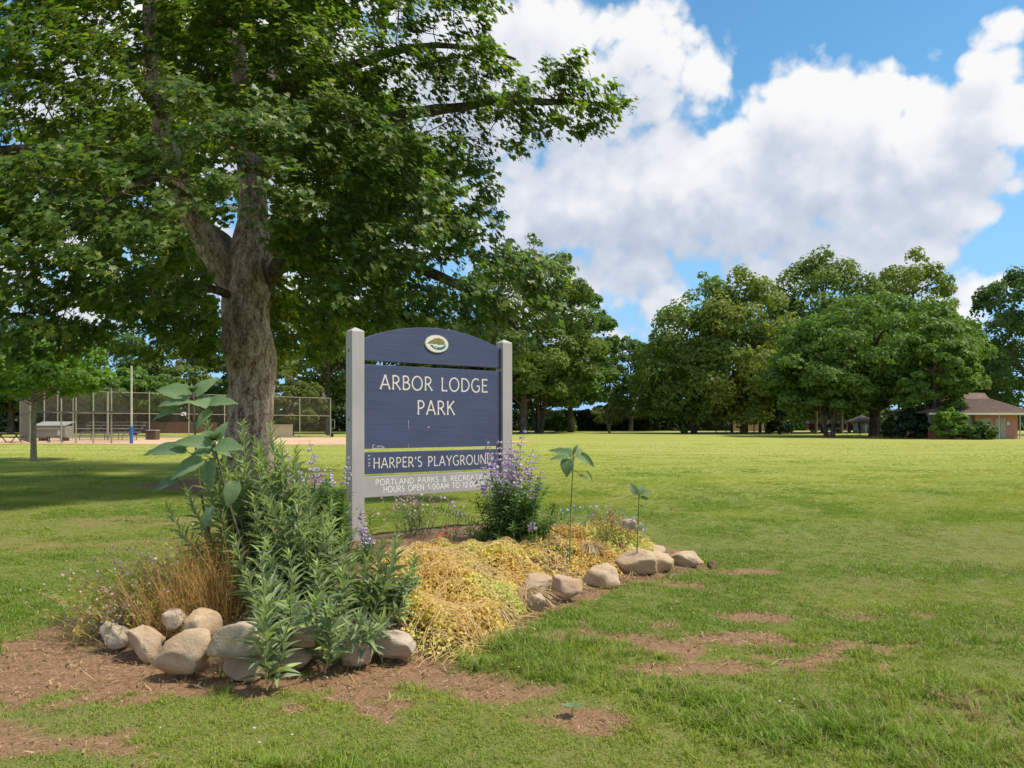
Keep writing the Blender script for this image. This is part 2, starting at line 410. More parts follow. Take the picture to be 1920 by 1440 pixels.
def axis(dense0, dense1, step, far0, far1, g=1.16):
    a = list(np.arange(dense0, dense1 + 1e-6, step))
    s = step; v = a[-1]
    while v < far1: s *= g; v += s; a.append(v)
    s = step; v = a[0]; b = []
    while v > far0: s *= g; v -= s; b.append(v)
    return np.array(b[::-1] + a)
def make_ground():
    xs = axis(-6.0, 6.0, 0.07, -900, 900); ys = axis(2.6, 11.0, 0.07, -300, 1500)
    X, Y = np.meshgrid(xs, ys)
    Z = ground_z(X, Y)
    dm = dirt_mask(X, Y) * (Y < 40)
    Z = Z - 0.012 * dm + 0.01 * (fbm(X * 9, Y * 9, 3) - .5) * dm
    nx, ny = len(xs), len(ys)
    i = np.arange(ny - 1)[:, None] * nx; j = np.arange(nx - 1)[None, :]
    q = np.stack([i + j, i + j + 1, i + nx + j + 1, i + nx + j], -1).reshape(-1, 4)
    m, t, out = new_mat('lawn_ground')
    geo = t.n.new('ShaderNodeNewGeometry'); pos = geo.outputs['Position']
    at = t.add('ShaderNodeAttribute', attribute_name='dirt')
    n1 = t.noise(pos, 0.35, 5, 0.6); n2 = t.noise(pos, 2.2, 5, 0.65); n3 = t.noise(pos, 30.0, 4, 0.7)
    stripes = t.noise(t.vmath('MULTIPLY', pos, (0.035, 0.42, 1.0)), 1.0, 4, 0.6)
    green = t.mix(t.maprange(n1.outputs['Fac'], .35, .68), (.175, .225, .034), (.260, .280, .055))
    green = t.mix(t.maprange(n2.outputs['Fac'], .42, .75, 0, .55), green, (.27, .25, .08))
    green = t.mix(t.maprange(n3.outputs['Fac'], .5, .8, 0, .5), green, (.06, .10, .015))
    sep = t.add('ShaderNodeSeparateXYZ', {0: pos})
    # far lawn painted brighter and yellower with distance, its grazing-angle look; faint mower bands
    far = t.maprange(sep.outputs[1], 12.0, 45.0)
    far_tone = t.mix(t.maprange(stripes.outputs['Fac'], .36, .66), (.285, .305, .062), (.385, .370, .105))
    far_tone = t.mix(t.maprange(n2.outputs['Fac'], .35, .7, 0, .35), far_tone, (.20, .235, .055))
    green = t.mix(t.math('MULTIPLY', far, .85), green, far_tone)
    s1 = t.noise(t.vmath('MULTIPLY', pos, (1, 1, 1)), 55.0, 5, 0.75, 1.5); s2 = t.noise(pos, 7.0, 4, 0.6)
    earth = t.mix(t.maprange(s1.outputs['Fac'], .35, .68), (.135, .078, .044), (.37, .225, .125))
    earth = t.mix(t.maprange(s2.outputs['Fac'], .45, .7), earth, (.235, .14, .085))
    dsum = t.math('ADD', at.outputs['Fac'], t.math('MULTIPLY_ADD', n3.outputs['Fac'], .5, -.25))
    thatch = t.mix(t.maprange(s1.outputs['Fac'], .35, .65), (.095, .120, .030), (.195, .185, .065))
    green = t.mix(t.maprange(sep.outputs[1], 22.0, 8.0, 0, .8), green, thatch)
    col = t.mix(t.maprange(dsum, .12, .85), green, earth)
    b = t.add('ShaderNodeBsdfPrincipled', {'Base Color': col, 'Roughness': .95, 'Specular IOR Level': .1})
    bp = t.add('ShaderNodeBump', {'Height': s1.outputs['Fac'], 'Strength': .5, 'Distance': .02}); t.l.new(bp.outputs[0], b.inputs['Normal'])
    t.l.new(b.outputs[0], out.inputs['Surface'])
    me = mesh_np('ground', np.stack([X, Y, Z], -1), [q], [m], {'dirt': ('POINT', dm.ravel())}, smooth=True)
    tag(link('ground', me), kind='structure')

    # raised soil of the planting bed
    xs = np.arange(-3.2, 2.2, 0.06); ys = np.arange(4.1, 10.0, 0.06)
    X, Y = np.meshgrid(xs, ys); D = poly_dist(X, Y, BED)
    Z = np.where(D > -0.06, bed_z(X, Y) + 0.004, -0.06) + 0.015 * (fbm(X * 14, Y * 14, 3) - .5)
    nx, ny = len(xs), len(ys)
    i = np.arange(ny - 1)[:, None] * nx; j = np.arange(nx - 1)[None, :]
    q = np.stack([i + j, i + j + 1, i + nx + j + 1, i + nx + j], -1).reshape(-1, 4)
    keep = (D.ravel()[q] > -0.16).all(1)
    soil = surf('bed_soil', (.10, .062, .04), (.24, .155, .09), 14, .95, .8, 45, spec=.1)
    tag(link('soil_bed', mesh_np('soil_bed', np.stack([X, Y, Z], -1), [q[keep]], [soil], smooth=True)), kind='structure')

    # skinned infield of the ball diamond
    pts = [G(-120, 832.5), G(150, 833), G(330, 834.2), G(640, 834.5), G(860, 833), G(1003, 829.0), G(985, 827.6), G(860, 824.5), G(640, 820.5), G(470, 821), G(250, 822), G(90, 821.5), G(-150, 822)]
    me = bpy.data.meshes.new('infield'); me.from_pydata([(p[0], p[1], .02) for p in pts], [], [tuple(range(len(pts)))])
    me.materials.append(surf('infield_clay', (.50, .315, .20), (.60, .40, .27), .6, .95, .15, 8, spec=.1, c3=(.42, .26, .16)))
    tag(link('infield', me), kind='structure')
make_ground()

# ------------------------------------------------------------------ park sign
S_P0 = np.array([-1.609, 7.5]); S_U = np.array([-.107 + 1.609, 8.65 - 7.5]); S_W = float(np.hypot(*S_U)); S_U = S_U / S_W
S_ANG = math.atan2(S_U[1], S_U[0]); S_N = np.array([S_U[1], -S_U[0]])     # front normal
def sign_s(px, rec=0.04):
    """distance along the sign (from the left post's near corner) seen at photo column px"""
    a = (px - 960.0) / F; p = S_P0 - S_N * rec
    # p.x + s ux = a (p.y + s uy)
    return (a * p[1] - p[0]) / (S_U[0] - a * S_U[1])
def sign_z(px, py, rec=0.04):
    s = sign_s(px, rec); Y = S_P0[1] - S_N[1] * rec + s * S_U[1]
    return HC + (HY - py) / F * Y

# strokes of a humanist capital alphabet: height 1, widths as drawn
def _arc(cx, cy, rx, ry, a0, a1, n=14):
    return [(cx + rx * math.cos(R(a)), cy + ry * math.sin(R(a))) for a in np.linspace(a0, a1, n)]
GLYPH = {
 'A': (.62, [[(0, 0), (.31, 1)], [(.31, 1), (.62, 0)], [(.12, .33), (.50, .33)]]),
 'B': (.46, [[(.05, 0), (.05, 1)], [(.05, .97), (.2, .97)] + _arc(.2, .745, .19, .225, 90, -90) + [(.05, .52)], [(.05, .52), (.22, .52)] + _arc(.22, .275, .24, .245, 90, -90) + [(.05, .03)]]),
 'C': (.60, [_arc(.36, .5, .34, .5, 52, 308, 24)]),
 'D': (.60, [[(.05, 0), (.05, 1)], [(.05, .97), (.2, .97)] + _arc(.2, .5, .38, .47, 90, -90, 20) + [(.05, .03)]]),
 'E': (.42, [[(.05, 0), (.05, 1)], [(.05, .97), (.42, .97)], [(.05, .52), (.37, .52)], [(.05, .03), (.43, .03)]]),
 'G': (.64, [_arc(.36, .5, .34, .5, 55, 318, 24), [(.60, .12), (.60, .45)], [(.40, .45), (.60, .45)]]),
 'H': (.58, [[(.05, 0), (.05, 1)], [(.53, 0), (.53, 1)], [(.05, .52), (.53, .52)]]),
 'I': (.10, [[(.05, 0), (.05, 1)]]),
 'K': (.54, [[(.05, 0), (.05, 1)], [(.50, 1), (.06, .46)], [(.20, .60), (.54, 0)]]),
 'L': (.40, [[(.05, 0), (.05, 1)], [(.05, .03), (.41, .03)]]),
 'M': (.74, [[(.05, 0), (.10, 1)], [(.10, 1), (.37, .18)], [(.37, .18), (.64, 1)], [(.64, 1), (.69, 0)]]),
 'N': (.62, [[(.05, 0), (.05, 1)], [(.05, 1), (.57, 0)], [(.57, 0), (.57, 1)]]),
 'O': (.72, [_arc(.36, .5, .34, .49, 90, 450, 30)]),
 'P': (.46, [[(.05, 0), (.05, 1)], [(.05, .97), (.2, .97)] + _arc(.2, .71, .23, .26, 90, -90) + [(.05, .45)]]),
 'R': (.52, [[(.05, 0), (.05, 1)], [(.05, .97), (.2, .97)] + _arc(.2, .72, .22, .25, 90, -90) + [(.05, .47)], [(.22, .47), (.52, 0)]]),
 'S': (.42, [_arc(.21, .745, .17, .235, 50, 262, 14) + _arc(.21, .265, .19, .245, 82, -135, 14)]),
 'T': (.50, [[(.25, 0), (.25, 1)], [(0, .97), (.5, .97)]]),
 'U': (.58, [[(.05, 1), (.05, .28)] + _arc(.29, .28, .24, .27, 180, 360, 14) + [(.53, 1)]]),
 'Y': (.54, [[(0, 1), (.27, .47)], [(.54, 1), (.27, .47)], [(.27, .5), (.27, 0)]]),
 "'": (.10, [[(.05, .74), (.05, 1)]]),
 '&': (.66, [[(.62, .02), (.20, .66)] + _arc(.30, .81, .14, .17, 200, -20, 10) + [(.40, .68), (.16, .44)] + _arc(.25, .24, .21, .23, 130, 330, 12) + [(.60, .46)]]),
 '0': (.54, [_arc(.27, .5, .23, .49, 90, 450, 24)]),
 '1': (.24, [[(.14, 0), (.14, 1)], [(.14, .98), (.02, .82)]]),
 '2': (.46, [_arc(.22, .73, .18, .25, 160, -25, 12) + [(.04, .03)], [(.04, .03), (.45, .03)]]),
 '5': (.46, [[(.40, .97), (.12, .97), (.10, .56)] + _arc(.19, .31, .22, .29, 115, -130, 14)]),
 ':': (.10, [[(.05, .14), (.05, .24)], [(.05, .62), (.05, .72)]]),
 ' ': (.34, []),
}
def stroke_poly(pts, hw, flare=1.0):
    """closed outline strips (quads) along a polyline, a little wider at open ends"""
    p = np.array(pts, float); closed = np.hypot(*(p[0] - p[-1])) < 1e-6
    if len(p) == 2 and flare > 1.001:
        p = np.stack([p[0], p[0] * .82 + p[1] * .18, p[0] * .5 + p[1] * .5, p[0] * .18 + p[1] * .82, p[1]])
        w = np.array([flare, 1, .95, 1, flare]) * hw
    else: w = np.full(len(p), hw)
    tn = np.gradient(p, axis=0)
    if closed: tn[0] = tn[-1] = p[1] - p[-2]
    tn /= np.linalg.norm(tn, axis=1)[:, None] + 1e-9
    nn = np.stack([-tn[:, 1], tn[:, 0]], -1)
    return p + nn * w[:, None], p - nn * w[:, None]
def lettering(text, s0, s1, zfun, hgt, hw, front, depth, flare=1.0):
    """letters standing along the board from s0 to s1 ; returns list of (char, verts, faces)"""
    total = sum(GLYPH[c][0] for c in text); gaps = len(text) - 1
    nat = total * hgt; sp = .17 * hgt
    kx = (s1 - s0) / (nat + gaps * sp)
    x = s0; res = []
    for c in text:
        w, strokes = GLYPH[c]; V = []; Fc = []
        for k, st in enumerate(strokes):
            st = [(a * kx, b) for a, b in st]
            L, Rr = stroke_poly(st, hw, flare); n = len(L); b = len(V)
            for d in (depth + .0006 * k, -.002):
                for arr in (L, Rr):
                    for q in arr:
                        s = x + q[0] * hgt; z = zfun(s) + q[1] * hgt
                        xy = S_P0 + S_U * s + S_N * (front + d)
                        V.append((xy[0], xy[1], z))
            for i in range(n - 1):
                Fc += [(b + i, b + i + 1, b + n + i + 1, b + n + i), (b + i, b + 2 * n + i, b + 2 * n + i + 1, b + i + 1), (b + n + i, b + n + i + 1, b + 3 * n + i + 1, b + 3 * n + i)]
            Fc += [(b, b + n, b + 3 * n, b + 2 * n), (b + n - 1, b + 3 * n - 1, b + 4 * n - 1, b + 2 * n - 1)]
        if V: res.append((c, V, Fc))
        x += w * hgt * kx + sp * kx
    return res

def painted_wood(name, c, worn, k=1.0, upright=False):
    m, t, out = new_mat(name)
    tc = t.n.new('ShaderNodeTexCoord'); ob = tc.outputs['Object']
    gr = t.noise(t.vmath('MULTIPLY', ob, (30.0, 30.0, 1.0) if upright else (1.2, 1.2, 34.0)), 1.6, 6, .65)
    fine = t.noise(t.vmath('MULTIPLY', ob, (100.0, 100.0, 3.0) if upright else (3, 3, 120.0)), 1.5, 4, .7)
    blot = t.noise(ob, 2.3, 5, .6)
    col = t.mix(t.maprange(blot.outputs['Fac'], .3, .75, 0, .5), c, tuple(x * 1.28 for x in c))
    col = t.mix(t.maprange(gr.outputs['Fac'], .45, .70, 0, .55 * k), col, tuple(x * .72 for x in c))
    spots = t.noise(ob, 34.0, 3, .8)
    col = t.mix(t.maprange(spots.outputs['Fac'], .715, .76, 0, .8), col, worn)
    b = t.add('ShaderNodeBsdfPrincipled', {'Base Color': col, 'Roughness': .62, 'Specular IOR Level': .3})
    h = t.math('ADD', gr.outputs['Fac'], t.math('MULTIPLY', fine.outputs['Fac'], .4))
    bp = t.add('ShaderNodeBump', {'Height': h, 'Strength': .4 * k, 'Distance': .004}); t.l.new(bp.outputs[0], b.inputs['Normal'])
    t.l.new(b.outputs[0], out.inputs['Surface'])
    return m

def make_sign():
    navy = painted_wood('navy_paint', (.064, .077, .142), (.22, .22, .26))
    gray = painted_wood('gray_paint', (.37, .345, .325), (.5, .48, .45), .35)
    postm = painted_wood('gray_post_paint', (.39, .36, .335), (.5, .48, .45), .35, True)
    cream = surf('cream_letter_paint', (.80, .74, .62), (.68, .60, .48), 60, .6)
    white = surf('white_letter_paint', (.85, .83, .78), (.74, .72, .66), 50, .6)
    edge = surf('bare_wood_edge', (.42, .30, .2), (.3, .2, .13), 20, .8)
    root = thing('park_sign', 'navy and gray wooden park sign on two square posts in the rock-edged bed', 'sign', (S_P0[0], S_P0[1], 0))
    inv = Matrix.Translation(root.location).inverted()
    def put(o): o.parent = root; o.matrix_parent_inverse = inv; return o
    def sp(s, d, z): xy = S_P0 + S_U * s + S_N * d; return (xy[0], xy[1], z)
    W = .14
    for s0 in (0.0, S_W):
        mb = MB(); vs = []
        top = 2.385 if s0 == 0 else 2.39
        for z, k in ((-.3, 0), (top, 0), (top + .012, .004), (top + .05, W / 2 - .002)):
            for (a, b) in ((k, k), (W - k, k), (W - k, W - k), (k, W - k)): vs.append(sp(s0 + a, -b, z))
        fs = [(0, 3, 2, 1), (12, 13, 14, 15)]
        for l in range(3):
            for i in range(4): fs.append((l * 4 + i, l * 4 + (i + 1) % 4, l * 4 + 4 + (i + 1) % 4, l * 4 + 4 + i))
        mb.add(vs, fs); po = put(mb.build('post', postm, bevel=.004))
        # carriage bolts through the outer face
        for z in ((2.2, 1.5, 1.0) if s0 == 0 else (2.2,)):
            bb = MB(); c = np.array(sp(s0, -.07, z)); out = np.array([-S_U[0], -S_U[1], 0.])
            bb.tube([c, c + out * .006, c + out * .012, c + out * .014], [.016, .016, .011, .003], 10)
            o = bb.build('bolt', surf('bolt_zinc', (.35, .34, .33), None, 30, .4, metallic=.8)); o.parent = po
    s_l, s_r = W + .001, S_W - .001
    f, b = -.04, -.09            # front and back planes
    def board(name, zt, zb, mat, arch=None):
        n = 40 if arch else 1
        ss = np.linspace(s_l, s_r, n + 1); vs = []
        for s in ss:
            t = (s - s_l) / (s_r - s_l)
            z1 = zt if not arch else zt + arch * (1 - (2 * t - 1) ** 2) ** .92
            vs += [sp(s, f, zb), sp(s, f, z1), sp(s, b, z1), sp(s, b, zb)]
        fs = [(0, 1, 2, 3)[::-1], tuple(4 * n + i for i in (0, 1, 2, 3))]
        for i in range(n):
            o_ = 4 * i
            for k in range(4): fs.append((o_ + k, o_ + (k + 1) % 4, o_ + 4 + (k + 1) % 4, o_ + 4 + k)[::-1])
        mb = MB(); mb.add(vs, fs)
        o = mb.build(name, mat, bevel=.003)
        return put(o)
    head = board('header_board', 2.318, 2.10, navy, .178)
    main = board('main_board', 2.062, 1.196, navy)
    name = board('name_board', 1.160, .936, navy)
    hours = board('hours_board', .910, .694, gray)
    def words(text, px0, px1, py0, py1, parent, mat, hw, flare=1.0, cond=None):
        s0, s1 = sign_s(px0, .04), sign_s(px1, .04)
        zb = sign_z((px0 + px1) / 2, py1); h = sign_z((px0 + px1) / 2, py0) - zb
        for c, V, Fc in lettering(text, s0, s1, lambda s: zb, h, hw, f, .0012, flare):
            mb = MB(); mb.add(V, Fc)
            o = mb.build('letter', mat, parent)
    k = 520 / 1920.0
    cx = lambda x: 600 + x * k
    cy = lambda y: 580 + y * k
    words('ARBOR LODGE', cx(418), cx(1157), cy(469), cy(564), main, cream, .050, 1.5)
    words('PARK', cx(676), cx(930), cy(633), cy(730), main, cream, .050, 1.5)
    words("HARPER'S PLAYGROUND", cx(371), cx(1192), cy(1017), cy(1085), name, cream, .050, 1.5)
    words('PORTLAND PARKS & RECREATION', cx(385), cx(1170), cy(1160), cy(1198), hours, white, .072)
    words('HOURS OPEN 5:00AM TO 12:00AM', cx(440), cx(1140), cy(1207), cy(1247), hours, white, .072)
    # the emblem: cream oval with an olive leaf over a teal sweep
    es = sign_s(cx(806), .04); ez = sign_z(cx(806), cy(240)); ea, eb = (sign_s(cx(888)) - sign_s(cx(724))) / 2, .098
    def disc(pts, d0, d1, mat, nm):
        n = len(pts); vs = [sp(es + x * ea, f + d1, ez + y * eb) for x, y in pts] + [sp(es + x * ea, f + d0, ez + y * eb) for x, y in pts]
        mb = MB(); mb.add(vs, [tuple(range(n))] + [(i, n + i, n + (i + 1) % n, (i + 1) % n) for i in range(n)])
        o = mb.build(nm, mat); return o
    ring = disc(_arc(0, 0, 1.0, 1.0, 0, 351, 40), -.002, .008, surf('emblem_rim', (.60, .52, .38), (.45, .36, .25), 40, .6), 'emblem')
    ring.parent = head
    parts = [('oval', _arc(0, 0, .93, .93, 0, 351, 40), .003, .012, surf('emblem_cream', (.80, .76, .66), (.72, .67, .55), 30, .6)),
             ('leaf_mark', [(-.82, .02), (-.60, .26), (-.42, .42), (-.30, .46), (-.22, .62), (-.02, .60), (.12, .70), (.30, .60), (.46, .56), (.55, .42), (.66, .34), (.62, .16), (.70, .06), (.52, -.02), (.38, .04), (.16, -.06), (-.02, .06), (-.22, .00), (-.42, .06), (-.58, .00), (-.70, .06)], .010, .016, surf('emblem_olive', (.27, .24, .075), (.17, .15, .05), 50, .6)),
             ('wave_mark', [(-.56, -.14), (-.42, -.12), (-.30, -.24), (-.10, -.26), (.0, -.34), (.24, -.36), (.46, -.28), (.62, -.14), (.76, .02), (.74, -.20), (.62, -.42), (.42, -.58), (.14, -.64), (-.12, -.58), (-.36, -.42)], .010, .015, surf('emblem_teal', (.012, .13, .12), (.02, .20, .18), 40, .5)),
             ('wave_mark', [(-.40, -.20), (-.18, -.36), (.06, -.44), (-.04, -.50), (-.26, -.42)], .015, .018, surf('emblem_white', (.75, .75, .7), None, 30, .6))]
    for nm, pts, d0, d1, mat in parts:
        o = disc(pts, d0, d1, mat, nm); o.parent = head
    # scuffs and a drip where the paint has worn
    scuff = surf('paint_scuff', (.30, .29, .33), (.5, .5, .5), 40, .8)
    def mark(pxs, pys, w, par):
        pts = [(sign_s(cx(x)), sign_z(cx(x), cy(y))) for x, y in zip(pxs, pys)]
        L, Rr = stroke_poly(pts, w); n = len(L)
        vs = [sp(q[0], f + .0015, q[1]) for q in L] + [sp(q[0], f + .0015, q[1]) for q in Rr]
        mb = MB(); mb.add(vs, [(i, i + 1, n + i + 1, n + i) for i in range(n - 1)]); o = mb.build('scuff', scuff, par)
    mark((612, 612, 613), (768, 800, 825), .0028, main); mark((612, 613), (935, 958), .002, main)
    mark((362, 368, 377), (958, 940, 934), .005, main); mark((395, 420, 445), (950, 946, 958), .005, main); mark((362, 400, 452), (963, 961, 963), .004, main)
    for y in (1010, 1035, 1060, 1078): mark((332, 341, 348), (y + 8, y, y + 6), .006, name)
    mark((745, 757), (815, 817), .008, main)
    return root
make_sign()

# ------------------------------------------------------------------ trees
def bark_mat(name, c1, c2, c3, scale=9.0, bump=1.0, dist=.03):
    m, t, out = new_mat(name)
    tc = t.n.new('ShaderNodeTexCoord'); ob = tc.outputs['Object']
    v = t.vmath('MULTIPLY', ob, (1, 1, .38))
    w = t.noise(v, scale, 10, .78, .5); w2 = t.noise(t.vmath('MULTIPLY', ob, (1, 1, .6)), scale * 3.2, 6, .8, .4)
    big = t.noise(ob, 1.3, 5, .6)
    f = t.math('ADD', t.math('MULTIPLY', w.outputs['Fac'], .6), t.math('MULTIPLY', w2.outputs['Fac'], .4))
    col = t.ramp(t.maprange(f, .36, .64, 0, 1, False), [(0.0, tuple(x * .45 for x in c1)), (.28, c1), (.5, c2), (.72, c3), (1.0, c3)])
    col = t.mix(t.maprange(big.outputs['Fac'], .54, .74, 0, .55), col, (.085, .068, .024))
    b = t.add('ShaderNodeBsdfPrincipled', {'Base Color': col, 'Roughness': .95, 'Specular IOR Level': .1})
    bp = t.add('ShaderNodeBump', {'Height': f, 'Strength': bump, 'Distance': dist}); t.l.new(bp.outputs[0], b.inputs['Normal'])
    t.l.new(b.outputs[0], out.inputs['Surface'])
    return m
BARK = bark_mat('maple_bark', (.145, .090, .064), (.390, .285, .228), (.60, .485, .405), 7, .8, .03)
BARK_LIMB = bark_mat('mossy_limb_bark', (.050, .038, .026), (.105, .080, .055), (.19, .155, .115), 9, .8)
BARK_FAR = bark_mat('tree_bark', (.060, .046, .034), (.13, .10, .075), (.20, .165, .125), 5, .8)
BARK_PALE = bark_mat('pale_bark', (.15, .12, .085), (.28, .225, .16), (.36, .30, .22), 8, .8)

# maple leaf: five pointed lobes round the stalk end, slightly folded
_ml = [(0, -.02), (.16, -.10), (.42, -.18), (.36, .02), (.66, .20), (.40, .32), (.42, .62), (.20, .55), (0, 1.0), (-.20, .55), (-.42, .62), (-.40, .32), (-.66, .20), (-.36, .02), (-.42, -.18), (-.16, -.10)]
MAPLE_V = np.array([(x, y, .10 * abs(x) - .16 * y * y) for x, y in _ml] + [(0, .30, .02)], float)
MAPLE_F = [np.array([(16, i, (i + 1) % 16) for i in range(16)])]
# cheaper leaf for the parts further back
_m2 = [(0, 0), (.55, .12), (.30, .45), (0, 1.0), (-.30, .45), (-.55, .12)]
LEAF2_V = np.array([(x, y, .12 * abs(x) - .18 * y * y) for x, y in _m2], float)
LEAF2_F = [np.array([(0, 1, 2, 3), (0, 3, 4, 5)])]
# a spray: three leaf blades fanned from one point, for trees across the field
def _spray():
    V, Fq = [], []
    for k, (a, l, w) in enumerate(((.55, 1, .36), (-.55, 1, .36))):
        c, s = math.cos(a), math.sin(a); b = len(V)
        for x, y, z in ((0, 0, 0), (w, .5 * l, .05), (0, l, -.18 * l), (-w, .5 * l, .05)):
            V.append((x * c - y * s, x * s + y * c - .45, z + .02 * k))
        Fq.append((b, b + 1, b + 2, b + 3))
    return np.array(V), [np.array(Fq)]
SPRAY_V, SPRAY_F = _spray()

MAPLE_LEAF = leaf_mat('maple_leaf', (.066, .125, .024), (.118, .185, .034), (.205, .225, .046), .5, .42, tcol=(1.6, 1.7, .5))
def crown_mats(nm, a, b, c): return leaf_mat(nm, a, b, c, .42, .55, tcol=(1.4, 1.45, .5))

def foliage_mesh(name, pos, nrm, size, mat, tv=SPRAY_V, tf=SPRAY_F, rng=RNG, up=None, tint=None):
    N = len(pos)
    M = rot_from(nrm, up if up is not None else rand_dirs(N, rng))
    v, f = scatter(tv, tf, pos, M, size)
    nf = sum(len(x) for x in tf)
    if tint is None: tint = rng.random(N)
    return mesh_np(name, v, f, [mat], {'tint': ('FACE', np.concatenate([np.repeat(tint, len(x)) for x in tf]))})

